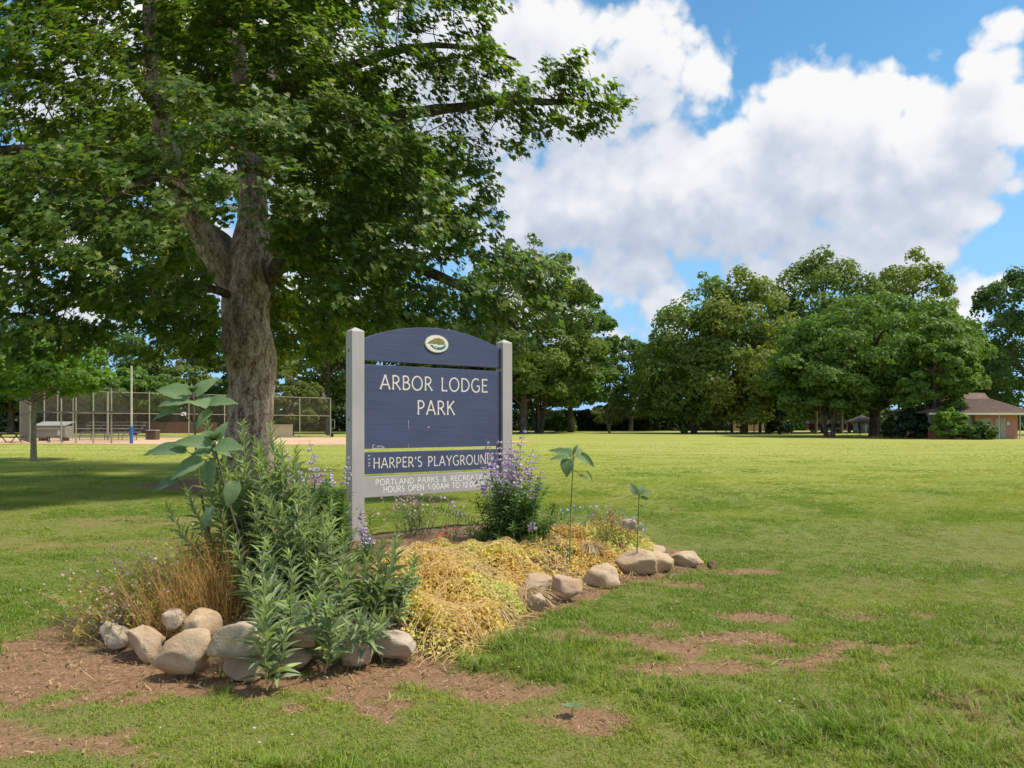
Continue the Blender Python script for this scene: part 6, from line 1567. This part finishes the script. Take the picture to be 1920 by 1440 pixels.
# ------------------------------------------------------------------ sunflowers
def sun_leaf():
    """broad heart-shaped leaf, length 1 along +y, veined by its fold"""
    V, Fq, n = [], [], 8
    for i in range(n + 1):
        t = i / n
        w = .40 * (math.sin(math.pi * (t * .93 + .07) ** .72) ** .85 if t < 1 else .0) + (.01 if t == 1 else 0)
        back = -.10 * (1 - t) ** 3
        for k, s in enumerate((-1, -.55, 0, .55, 1)):
            x = s * w; V.append((x, t + (back if abs(s) == 1 else back * .3) - (.06 if i == 0 and s == 0 else 0), .16 * abs(s) * w * 2 - .30 * t * t - .10 * (abs(s) == 1) * w + .018 * math.sin(i * 2.3 + k)))
    for i in range(n):
        for k in range(4): b = i * 5 + k; Fq.append((b, b + 1, b + 6, b + 5))
    return np.array(V), [np.array(Fq)]
SUNL = sun_leaf()
def sun_leaf_mat():
    m, t, out = new_mat('sunflower_leaf')
    tc = t.n.new('ShaderNodeTexCoord'); s = t.add('ShaderNodeSeparateXYZ', {0: tc.outputs['Object']}); rnd = t.n.new('ShaderNodeObjectInfo').outputs['Random']
    ax = t.math('ABSOLUTE', s.outputs[0])
    vein = t.math('ABSOLUTE', t.math('SUBTRACT', t.math('FRACT', t.math('MULTIPLY', t.math('SUBTRACT', s.outputs[1], t.math('MULTIPLY', ax, .9)), 6.5)), .5))
    vm = t.math('MAXIMUM', t.maprange(vein, .44, .49), t.maprange(ax, .02, .006))
    nz = t.noise(tc.outputs['Object'], 7, 4, .6)
    base = t.mix(rnd, (.115, .195, .085), (.190, .275, .120)); base = t.mix(t.maprange(nz.outputs['Fac'], .4, .7, 0, .4), base, (.23, .31, .16))
    col = t.mix(t.math('MULTIPLY', vm, .45), base, (.33, .40, .23))
    b = t.add('ShaderNodeBsdfPrincipled', {'Base Color': col, 'Roughness': .6, 'Specular IOR Level': .3})
    bp = t.add('ShaderNodeBump', {'Height': vm, 'Strength': .4, 'Distance': .05, }, invert=True); t.l.new(bp.outputs[0], b.inputs['Normal'])
    tr = t.n.new('ShaderNodeBsdfTranslucent'); t.l.new(t.mix(1.0, col, (1.2, 1.4, .5), 'MULTIPLY'), tr.inputs['Color'])
    mx = t.n.new('ShaderNodeMixShader'); mx.inputs[0].default_value = .35; t.l.new(b.outputs[0], mx.inputs[1]); t.l.new(tr.outputs[0], mx.inputs[2]); t.l.new(mx.outputs[0], out.inputs['Surface'])
    return m
SUNM = sun_leaf_mat()
def make_sunflowers():
    rng = np.random.default_rng(12)
    lme = mesh_np('leaf', SUNL[0], SUNL[1], [SUNM], smooth=True)
    def plant(label, stem, Y, r, leaves, heads=(), stemmat=DARK_STEM):
        """stem: pixel polyline ; leaves: (stem attach px,py, leaf base px,py, tip px,py, dYtip, facing)"""
        q = np.array([P(a, b, Y) for a, b in stem]); q[0][2] = bed_z(q[0][0], q[0][1]) - .02
        tt = np.linspace(0, len(q) - 1, 14); q = np.stack([np.interp(tt, np.arange(len(stem)), q[:, k]) for k in range(3)], -1)
        for _ in range(2): q[1:-1] = .25 * q[:-2] + .5 * q[1:-1] + .25 * q[2:]
        base = q[0].copy(); root = thing('sunflower', label, 'plant', base, 'young sunflowers in the bed')
        v, f = tube_arrays(q, np.linspace(r, r * .6, len(q)), 8); link('stem', mesh_np('stem', v - base, [f], [stemmat], smooth=True), root)
        for ax, ay, bx, by, tx, ty, dY, wd in leaves:
            a, b, c = P(ax, ay, Y), P(bx, by, Y + dY * .4), P(tx, ty, Y + dY)
            if math.hypot(ax - bx, ay - by) > 3:
                m = (a + b) / 2 + np.array([0, 0, .02]); pq = bez(a, m, b, 6); v, f = tube_arrays(pq, np.linspace(r * .42, r * .3, 6), 6); link('petiole', mesh_np('petiole', v - base, [f], [DARK_STEM], smooth=True), root)
            y = c - b; L = np.linalg.norm(y); y = y / L
            nrm = unit(np.array([rng.normal() * .25, -.62, .62]) if wd > 0 else np.array([rng.normal() * .2, -.25, 1.0]))
            nrm = unit(nrm - y * np.dot(nrm, y)); x = np.cross(y, nrm)
            place(lme, 'leaf', root, base, np.stack([x, y, nrm], -1), b, L * .97, abs(wd) * .92)
        for hx, hy, s in heads:
            c = P(hx, hy, Y - .02); mb = MB()
            for k in range(16):
                a = k * 2.4; l = s * (.6 + .4 * rng.random()); d = np.array([math.cos(a) * .8, math.sin(a) * .5 - .3, .55 + .5 * rng.random()]); d /= np.linalg.norm(d); w_ = np.cross(d, [0, 0, 1]); w_ /= np.linalg.norm(w_)
                p0 = c - base; mb.add([p0 - w_ * l * .2, p0 + w_ * l * .2, p0 + d * l * .6 + w_ * l * .16, p0 + d * l, p0 + d * l * .6 - w_ * l * .16], [(0, 1, 2, 3, 4)])
            mb.build('bud', leaf_mat('sunflower_bud', (.10, .17, .06), (.14, .21, .08), None, .3, rnd=True), root)
    plant('tallest young sunflower with broad leaves, left of the big trunk', [(430, 1120), (385, 980), (370, 880), (364, 790), (362, 735)], 5.3, .010,
          [(363, 745, 352, 742, 290, 718, .0, .85), (362, 745, 350, 752, 292, 752, -.1, .7), (362, 740, 368, 738, 404, 703, .05, .8), (362, 740, 356, 738, 340, 718, .15, .8), (363, 750, 366, 752, 384, 752, -.22, 1.3), (364, 790, 392, 756, 441, 746, -.05, .75), (364, 800, 395, 772, 360, 800, -.1, .9), (364, 800, 335, 770, 278, 778, -.05, .62), (363, 745, 371, 742, 398, 740, .1, .8)], [(361, 735, .07)])
    plant('lower young sunflower with big drooping leaves in front of the goldenrod', [(500, 1120), (446, 1000), (418, 900), (402, 835)], 5.0, .010,
          [(402, 838, 392, 834, 322, 818, -.08, .7), (402, 838, 408, 836, 448, 832, -.1, 1.15), (402, 836, 408, 824, 422, 786, .05, .8), (402, 836, 396, 825, 378, 800, .12, .8), (404, 842, 398, 846, 350, 838, .15, .9), (408, 860, 376, 866, 312, 888, -.12, .95), (408, 860, 394, 866, 388, 912, -.16, 1.15), (412, 880, 345, 845, 262, 838, -.06, .62), (404, 840, 412, 846, 440, 852, .12, .9), (420, 960, 400, 955, 368, 995, -.1, .7), (424, 990, 395, 980, 362, 990, .05, .7), (418, 930, 440, 905, 425, 950, -.12, .9), (422, 970, 332, 900, 278, 915, -.05, .7)], [(402, 826, .09)])
    plant('slender young sunflower with drooping top leaves right of the penstemon', [(1068, 1045), (1070, 960), (1073, 900), (1075, 852)], 6.95, .0075,
          [(1075, 855, 1068, 852, 1030, 838, .0, .6), (1075, 855, 1070, 848, 1050, 836, .15, .7), (1075, 855, 1078, 850, 1094, 838, .1, .7), (1075, 858, 1090, 852, 1117, 874, -.05, .55), (1075, 862, 1080, 856, 1108, 866, -.12, .6), (1074, 872, 1064, 862, 1062, 892, -.12, 1.1), (1074, 858, 1062, 858, 1032, 856, -.1, .5), (1074, 880, 1088, 892, 1104, 898, -.05, .7), (1074, 885, 1100, 885, 1116, 902, .05, .4), (1075, 852, 1076, 848, 1082, 832, .0, .7)], [(1075, 850, .035)], GREEN_STEM)
    plant('smallest young sunflower at the right end of the bed', [(1193, 1042), (1196, 990), (1198, 930)], 7.1, .006,
          [(1198, 932, 1192, 926, 1182, 903, .0, .8), (1198, 932, 1202, 926, 1222, 918, -.06, .8), (1198, 930, 1199, 924, 1206, 908, .05, .9), (1198, 934, 1203, 932, 1217, 936, -.05, .7), (1197, 948, 1201, 948, 1207, 952, -.05, .7), (1198, 932, 1194, 928, 1186, 922, .05, .8)], [(1198, 928, .025)], DARK_STEM)
make_sunflowers()

# ------------------------------------------------------------------ yellow sedum, straw, seedlings
def make_sedum():
    rng = np.random.default_rng(15)
    zone1 = np.array([G(a, b)[:2] for a, b in ((735, 1185), (800, 1232), (880, 1232), (930, 1200), (985, 1150), (1010, 1120))] + [(.35, 6.35), (-.1, 7.0), (-.8, 6.9), (-1.1, 6.2), (-1.0, 5.3)])
    zone2 = np.array([(.25, 6.2), (.9, 6.85), (1.35, 7.2), (1.55, 7.9), (1.0, 8.4), (.3, 7.9), (-.1, 7.2)])
    zone3 = np.array([(-2.5, 5.1), (-2.0, 4.8), (-1.3, 4.9), (-1.6, 5.4), (-2.3, 5.7)])
    def sample(poly, n):
        lo, hi = poly.min(0), poly.max(0); p = rng.uniform(lo, hi, (n * 4, 2)); return p[poly_dist(p[:, 0], p[:, 1], poly) > -.02][:n]
    A = (np.array([(0, 0, 0), (.5, .35, .12), (.35, .9, .05), (-.35, .9, .05), (-.5, .35, .12)]), [np.array([(0, 1, 2), (0, 2, 3), (0, 3, 4)])])
    yel = leaf_mat('sedum_leaf', (.62, .40, .09), (.74, .60, .14), (.54, .62, .13), .3, .5, tcol=(1.15, 1.1, .5))
    stemm = surf('sedum_runner', (.62, .40, .15), (.68, .50, .22), 9, .7)
    b0 = np.array([-.3, 5.9, .25]); t = tag(thing('sedum_mat', 'yellow sedum mat tumbling over the rocks below the sign', 'ground cover', b0))
    P_, T_, tubes = [], [], []
    for zone, n, thick in ((zone1, 38000, .13), (zone2, 16000, .08), (zone3, 2500, .05)):
        p = sample(zone, n); d = poly_dist(p[:, 0], p[:, 1], zone)
        lump = fbm(p[:, 0] * 3.2, p[:, 1] * 3.2, 3); th = thick * (.2 + 2.2 * np.clip(lump - .2, 0, 1)) * sstep(d, -.03, .14)
        z = np.maximum(bed_z(p[:, 0], p[:, 1]), 0) + th * rng.random(len(p)) ** .5
        # bare straw shows through where the mat is thin
        keep = rng.random(len(p)) < sstep(fbm(p[:, 0] * 4.5 + 7, p[:, 1] * 4.5 + 3, 3), .36, .52) * .85 + .15
        P_.append(np.stack([p[:, 0], p[:, 1], z], -1)[keep]); g = fbm(p[:, 0] * 2.1 + 50, p[:, 1] * 2.1 + 5, 3)
        T_.append(np.clip(.45 + 2.6 * (g - .5) + .22 * rng.normal(size=len(p)), 0, 1)[keep])
        for x, y in sample(zone, n // 34):
            a = rng.normal() * 1.3 - 1.4; l = rng.uniform(.08, .26); q = np.array([(x + math.cos(a) * l * s, y + math.sin(a) * l * s) for s in np.linspace(0, 1, 6)]) + np.cumsum(rng.normal(size=(6, 2)) * .008, 0)
            dz = poly_dist(q[:, 0], q[:, 1], zone); zq = np.maximum(bed_z(q[:, 0], q[:, 1]), .0) + thick * (.2 + 2.2 * np.clip(fbm(q[:, 0] * 3.2, q[:, 1] * 3.2, 3) - .2, 0, 1)) * sstep(dz, -.06, .14) + .02 * np.sin(np.linspace(0, 3.14, 6)) + .008
            tubes.append((np.column_stack([q, zq]), np.full(6, .0017)))
    pos = np.concatenate(P_); tint = np.concatenate(T_)
    nrm = unit(rng.normal(size=(len(pos), 3)) * .7 + np.array([.1, -.35, .8]))
    v, f = scatter(A[0], A[1], pos - b0, rot_from(nrm, rand_dirs(len(pos), rng)), rng.uniform(.014, .030, len(pos)))
    tag(link('leaves', mesh_np('leaves', v, f, [yel], {'tint': ('FACE', np.repeat(tint, 3))}), t), kind='stuff')
    v, f = cat_tubes(tubes, 4); tag(link('runners', mesh_np('runners', v - b0, [f], [stemm], smooth=True), t), kind='stuff')
    # straw: flopped dead tufts
    straw = leaf_mat('straw', (.34, .22, .11), (.45, .32, .17), (.52, .40, .23), .2, .7, tcol=(1, 1, .8))
    def tuft(label, px, py, Y, rad, n, h, drop):
        c = P(px, py, Y); c[2] = float(bed_z(c[0], c[1])) + .05; t = thing('dead_grass_tuft', label, 'dry grass', c, 'dead straw tufts in the bed'); V, Q, k = [], [], 0
        for i in range(n):
            a = rng.random() * 6.28; l = rad * rng.uniform(.5, 1.15); d = np.array([math.cos(a), math.sin(a), 0]); w = np.cross(d, [0, 0, 1]) * .0028
            p0 = d * .02 * rng.random(); p1 = d * l * .4 + np.array([0, 0, h * rng.uniform(.5, 1.1)]); p2 = d * l + np.array([0, 0, -drop * rng.random()]) + rng.normal(size=3) * .02
            q = bez(p0, p1, p2, 6)
            for m in range(6): V += [q[m] - w, q[m] + w]
            for m in range(5): Q.append((k + 2 * m, k + 2 * m + 1, k + 2 * m + 3, k + 2 * m + 2))
            k += 12
        tag(link('blades', mesh_np('blades', np.array(V), [np.array(Q)], [straw], {'tint': ('FACE', np.repeat(rng.random(n), 5))}), t), kind='stuff')
    tuft('fan of dead straw behind the middle of the sedum', 835, 1035, 6.3, .24, 300, .12, .06)
    tuft('sheaf of straw drooping over the sedum, right of centre', 880, 1062, 6.0, .20, 280, .11, .10)
    tuft('flat straw over the brown rock', 985, 1098, 6.0, .26, 260, .08, .06)
    tuft('pale straw tuft near the slender sunflower', 1105, 1010, 7.3, .20, 200, .10, .05)
    tuft('orange straw in the front hollow of the sedum', 925, 1165, 5.45, .17, 220, .10, .14)
    # loose straw and dead thatch lying about on the bare earth
    n = 13000; x = rng.uniform(-4.2, 3.4, n * 3); y = rng.uniform(3.0, 7.4, n * 3); k = (rng.random(n * 3) < dirt_mask(x, y) ** 1.5 * .9) | ((poly_dist(x, y, BED) > -.05) & (rng.random(n * 3) < .25)); x, y = x[k][:n], y[k][:n]; n = len(x)
    z = np.maximum(ground_z(x, y), np.where(poly_dist(x, y, BED) > -.05, bed_z(x, y), -1)) + rng.uniform(.001, .014, n)
    a = rng.random(n) * 6.28; l = np.exp(rng.normal(size=n) * .6 - 3.4); d = np.stack([np.cos(a), np.sin(a), rng.normal(size=n) * .12], -1); w = np.stack([-np.sin(a), np.cos(a), np.zeros(n)], -1) * np.where(rng.random(n) < .15, rng.uniform(.003, .006, n), rng.uniform(.0009, .0022, n))[:, None]
    p = np.stack([x, y, z], -1); mid = p + d * (l / 2)[:, None] + np.array([0, 0, .006]) + w * rng.normal(size=n)[:, None] * 3; e = p + d * l[:, None]
    V = np.stack([p - w, p + w, mid - w, mid + w, e - w * .4, e + w * .4], 1).reshape(-1, 3); i = np.arange(n)[:, None] * 6; Q = np.concatenate([i + np.array([[0, 1, 3, 2]]), i + np.array([[2, 3, 5, 4]])])
    thatch = leaf_mat('dead_thatch', (.16, .088, .045), (.34, .20, .10), (.52, .37, .20), .15, .85, tcol=(1, 1, .8)); tn = rng.random(n)
    o = link('straw_litter', mesh_np('straw_litter', V, [Q], [thatch], {'tint': ('FACE', np.concatenate([tn, tn]))}))
    tag(o, 'brown straw and pine litter strewn over bare earth round the bed', 'litter', kind='stuff')
    # little broad-leaved seedlings at the rock feet and in the turf
    T = (np.array([(0, 0, 0), (.3, .3, .06), (.28, .75, .03), (0, 1, -.03), (-.28, .75, .03), (-.3, .3, .06)]), [np.array([(0, 1, 2, 3), (0, 3, 4, 5)])])
    wm = leaf_mat('seedling_leaf', (.13, .20, .08), (.18, .26, .11), (.24, .30, .15), .3, rnd=True)
    lme = mesh_np('leaf', T[0], T[1], [wm])
    for px, py, s, lab in ((1062, 1122, .075, 'gray-green seedling by the earthy rock'), (1020, 1134, .06, 'seedling at the foot of the sedum rocks'), (1186, 1074, .07, 'seedling in front of the long curving rock'), (1205, 1073, .05, 'smaller seedling right of the long curving rock'), (1262, 1060, .06, 'seedling between the flat pale rocks'), (1072, 1337, .055, 'round-leaved weed in the front turf'), (690, 1180, .06, 'seedling beside the upright pinkish rock')):
        c = G(px, py); c[2] = max(float(ground_z(c[0], c[1])), float(bed_z(c[0], c[1]) if poly_dist(c[0], c[1], BED) > 0 else -1)) + .02; c[1] -= .03
        t = thing('seedling', lab, 'plant', c, 'seedlings round the bed')
        mb = MB(); mb.tube([(0, 0, -.04), (0, 0, .02)], .003, 5); mb.build('stem', GREEN_STEM, t)
        for k in range(6):
            a = k * 1.05 + rng.random() * .4; d = unit(np.array([math.cos(a), math.sin(a), .45])); o = bpy.data.objects.new('leaf', lme); COL.objects.link(o); o.parent = t
            M = rot_from(unit(np.array([-d[0] * .4, -d[1] * .4, 1]))[None], d[None])[0]; mm = Matrix(M.tolist()).to_4x4(); mm.translation = Vector((0, 0, .015)); o.matrix_local = mm @ Matrix.Scale(s * rng.uniform(.8, 1.2), 4)
make_sedum()

# ------------------------------------------------------------------ turf: tufts of blades scattered over the near lawn
def tuft_mesh(name, n, h, lean, w, rad, seed, mat):
    rng = np.random.default_rng(seed); V, Q, k = [], [], 0; tint = []
    for i in range(n):
        a = rng.random() * 6.28; r = rad * math.sqrt(rng.random()); p = np.array([r * math.cos(a), r * math.sin(a), -.004]); b = rng.random() * 6.28; hh = h * rng.uniform(.5, 1.15)
        d = np.array([math.cos(b), math.sin(b), 0]) * lean * hh * rng.uniform(.3, 1.3); sd = np.array([-math.sin(b), math.cos(b), 0]) * w * rng.uniform(.7, 1.2)
        q = [p, p + d * .22 + np.array([0, 0, hh * .55]), p + d + np.array([0, 0, hh * rng.uniform(.75, 1.0)])]
        V += [q[0] - sd, q[0] + sd, q[1] - sd * .8, q[1] + sd * .8, q[2]]
        Q.append((k, k + 1, k + 3, k + 2)); k += 5; tint.append(rng.random())
    V = np.array(V); tri = np.array([(j * 5 + 2, j * 5 + 3, j * 5 + 4) for j in range(n)])
    return mesh_np(name, V, [np.array(Q), tri], [mat], {'blade': ('FACE', np.array(tint + tint))})
def grass_mat():
    m, t, out = new_mat('turf_blade')
    dry = t.add('ShaderNodeAttribute', attribute_name='dry', attribute_type='INSTANCER').outputs['Fac']
    yel = t.add('ShaderNodeAttribute', attribute_name='yel', attribute_type='INSTANCER').outputs['Fac']
    bl = t.add('ShaderNodeAttribute', attribute_name='blade').outputs['Fac']
    g = t.mix(bl, (.135, .230, .028), (.240, .335, .042)); y = t.mix(bl, (.300, .350, .040), (.420, .430, .075)); s = t.mix(bl, (.30, .205, .10), (.42, .33, .17))
    col = t.mix(yel, g, y); col = t.mix(t.maprange(t.math('ADD', dry, t.math('MULTIPLY_ADD', bl, .5, -.25)), .42, .62), col, s)
    b = t.add('ShaderNodeBsdfPrincipled', {'Base Color': col, 'Roughness': .55, 'Specular IOR Level': .25}); tr = t.n.new('ShaderNodeBsdfTranslucent'); t.l.new(t.mix(1.0, col, (1.25, 1.3, .6), 'MULTIPLY'), tr.inputs['Color'])
    mx = t.n.new('ShaderNodeMixShader'); mx.inputs[0].default_value = .35; t.l.new(b.outputs[0], mx.inputs[1]); t.l.new(tr.outputs[0], mx.inputs[2]); t.l.new(mx.outputs[0], out.inputs['Surface'])
    return m
def scatter_modifier(o, sources, name):
    """instances of the tuft objects on this object's points, with their own turn and size"""
    ng = bpy.data.node_groups.new(name, 'GeometryNodeTree')
    ng.interface.new_socket('Geometry', in_out='INPUT', socket_type='NodeSocketGeometry'); ng.interface.new_socket('Geometry', in_out='OUTPUT', socket_type='NodeSocketGeometry')
    N, L = ng.nodes, ng.links; gi = N.new('NodeGroupInput'); go = N.new('NodeGroupOutput')
    m2p = N.new('GeometryNodeMeshToPoints'); L.new(gi.outputs[0], m2p.inputs[0])
    g2i = N.new('GeometryNodeGeometryToInstance')
    for s in sources:
        oi = N.new('GeometryNodeObjectInfo'); oi.inputs['Object'].default_value = s; L.new(oi.outputs['Geometry'], g2i.inputs[0])
    iop = N.new('GeometryNodeInstanceOnPoints'); L.new(m2p.outputs[0], iop.inputs['Points']); L.new(g2i.outputs[0], iop.inputs['Instance']); iop.inputs['Pick Instance'].default_value = True
    def attr(nm, typ):
        a = N.new('GeometryNodeInputNamedAttribute'); a.data_type = typ; a.inputs['Name'].default_value = nm; return a.outputs['Attribute']
    L.new(attr('kind_no', 'INT'), iop.inputs['Instance Index'])
    cx = N.new('ShaderNodeCombineXYZ'); L.new(attr('turn', 'FLOAT'), cx.inputs[2]); L.new(attr('leanx', 'FLOAT'), cx.inputs[0])
    e2r = N.new('FunctionNodeEulerToRotation'); L.new(cx.outputs[0], e2r.inputs[0]); L.new(e2r.outputs[0], iop.inputs['Rotation'])
    L.new(attr('size', 'FLOAT'), iop.inputs['Scale']); L.new(iop.outputs[0], go.inputs[0])
    md = o.modifiers.new('scatter', 'NODES'); md.node_group = ng
def make_grass():
    rng = np.random.default_rng(31); mat = grass_mat()
    kinds = [(26, .042, .85, .0018, .05), (26, .050, .95, .0018, .05), (22, .062, 1.1, .0020, .05), (30, .032, .9, .0017, .055), (22, .080, 1.2, .0021, .04), (34, .020, 1.1, .0030, .10), (34, .026, 1.1, .0034, .11)]
    src = [bpy.data.objects.new('grass_tuft', tuft_mesh('grass_tuft', *k, 40 + i, mat)) for i, k in enumerate(kinds)]
    PX, K, S, D, Yl = [], [], [], [], []
    for y0, y1, dens in ((2.2, 5.0, 620), (5.0, 7.5, 460), (7.5, 11, 260), (11, 16, 190), (16, 24, 90), (24, 36, 42), (36, 56, 16)):
        n = int(dens * (y1 * .92 + y0 * .92 + .8) * (y1 - y0))
        y = rng.uniform(y0, y1, n); x = rng.uniform(-1, 1, n) * (y * .92 + .4)
        dm = dirt_mask(x, y); inb = poly_dist(x, y, BED) > -.03
        wr = wear(x, y)
        back = inb & (y > 6.9 + .9 * np.clip(x, 0, 2)) & (rng.random(n) < .75)
        keep = (~inb | back) & (rng.random(n) > dm * .90) & (rng.random(n) > wr * .45)
        x, y, dm, wr = x[keep], y[keep], dm[keep], wr[keep]; n = len(x)
        lush = fbm(x * 1.1 + 60, y * 1.1 + 8, 4); edge = sstep(np.abs(poly_dist(x, y, BED)), .5, .05)
        if y0 < 5: k = np.where(lush + rng.normal(size=n) * .08 > .56, rng.choice([1, 2, 2, 4], n), rng.choice([0, 0, 1, 3], n))
        elif y0 < 11: k = rng.choice([0, 1, 3, 3], n)
        else: k = rng.choice([5, 6], n)
        far = sstep(y, 8, 26)
        s = rng.uniform(.75, 1.2, n) * (1 - .45 * dm) * (.8 + .40 * sstep(lush, .42, .62)) * (1 - .22 * far) * (1 + .3 * edge)
        PX.append(np.stack([x, y, np.where(poly_dist(x, y, BED) > -.03, bed_z(x, y), ground_z(x, y)) - .004 - .01 * dm], -1)); K.append(k); S.append(s)
        D.append(np.clip(.04 + .75 * dm * rng.random(n) + .62 * wr * rng.random(n) + .45 * (rng.random(n) < .17) * (y < 10), 0, 1))
        yy = fbm(x * .5 + 11, y * .5 + 77, 4); Yl.append(np.clip(.20 + 2.2 * (yy - .5) + .70 * far + .12 * rng.normal(size=n) - .3 * sstep(lush, .5, .62), 0, 1))  # blades yellowed with distance too, painting in the bright grazing-angle look
    PX = np.concatenate(PX); n = len(PX); me = bpy.data.meshes.new('grass'); me.vertices.add(n); me.vertices.foreach_set('co', PX.astype(np.float32).ravel())
    for nm, typ, v in (('kind_no', 'INT', np.concatenate(K)), ('size', 'FLOAT', np.concatenate(S)), ('dry', 'FLOAT', np.concatenate(D)), ('yel', 'FLOAT', np.concatenate(Yl)), ('turn', 'FLOAT', rng.random(n) * 6.28), ('leanx', 'FLOAT', rng.normal(size=n) * .22)):
        a = me.attributes.new(nm, typ, 'POINT'); a.data.foreach_set('value', v.astype(np.int32 if typ == 'INT' else np.float32))
    o = link('grass', me); tag(o, 'mown green turf blades covering the near lawn, patchy and yellowing', 'grass', kind='stuff'); scatter_modifier(o, src, 'turf_scatter')
    # clover flowers, white dots in the turf
    c = (np.array([(math.cos(a) * r, math.sin(a) * r, z) for z, r in ((0, .5), (.5, .9), (.9, .5)) for a in np.linspace(0, 2 * math.pi, 6, endpoint=False)]), [np.array([(l * 6 + i, l * 6 + (i + 1) % 6, l * 6 + 6 + (i + 1) % 6, l * 6 + 6 + i) for l in range(2) for i in range(6)]), np.array([(12, 13, 14), (12, 14, 15), (12, 15, 16), (12, 16, 17)])])
    n = 900; y = rng.uniform(3.3, 22, n) ; x = rng.uniform(-.72, .72, n) * y; w = fbm(x * .6 + 5, y * .6 + 9, 3); k = (w > .55) & (poly_dist(x, y, BED) < -.2) & (dirt_mask(x, y) < .2); x, y = x[k], y[k]; n = len(x)
    v, f = scatter(c[0], c[1], np.stack([x, y, ground_z(x, y) + rng.uniform(.02, .05, n)], -1), np.tile(np.eye(3), (n, 1, 1)), rng.uniform(.006, .010, n))
    o = link('clover_flowers', mesh_np('clover_flowers', v, f, [surf('clover_white', (.55, .53, .46), (.5, .42, .36), 50, .8)])); tag(o, 'tiny white clover heads dotted over the turf', 'clover', kind='stuff')
make_grass()
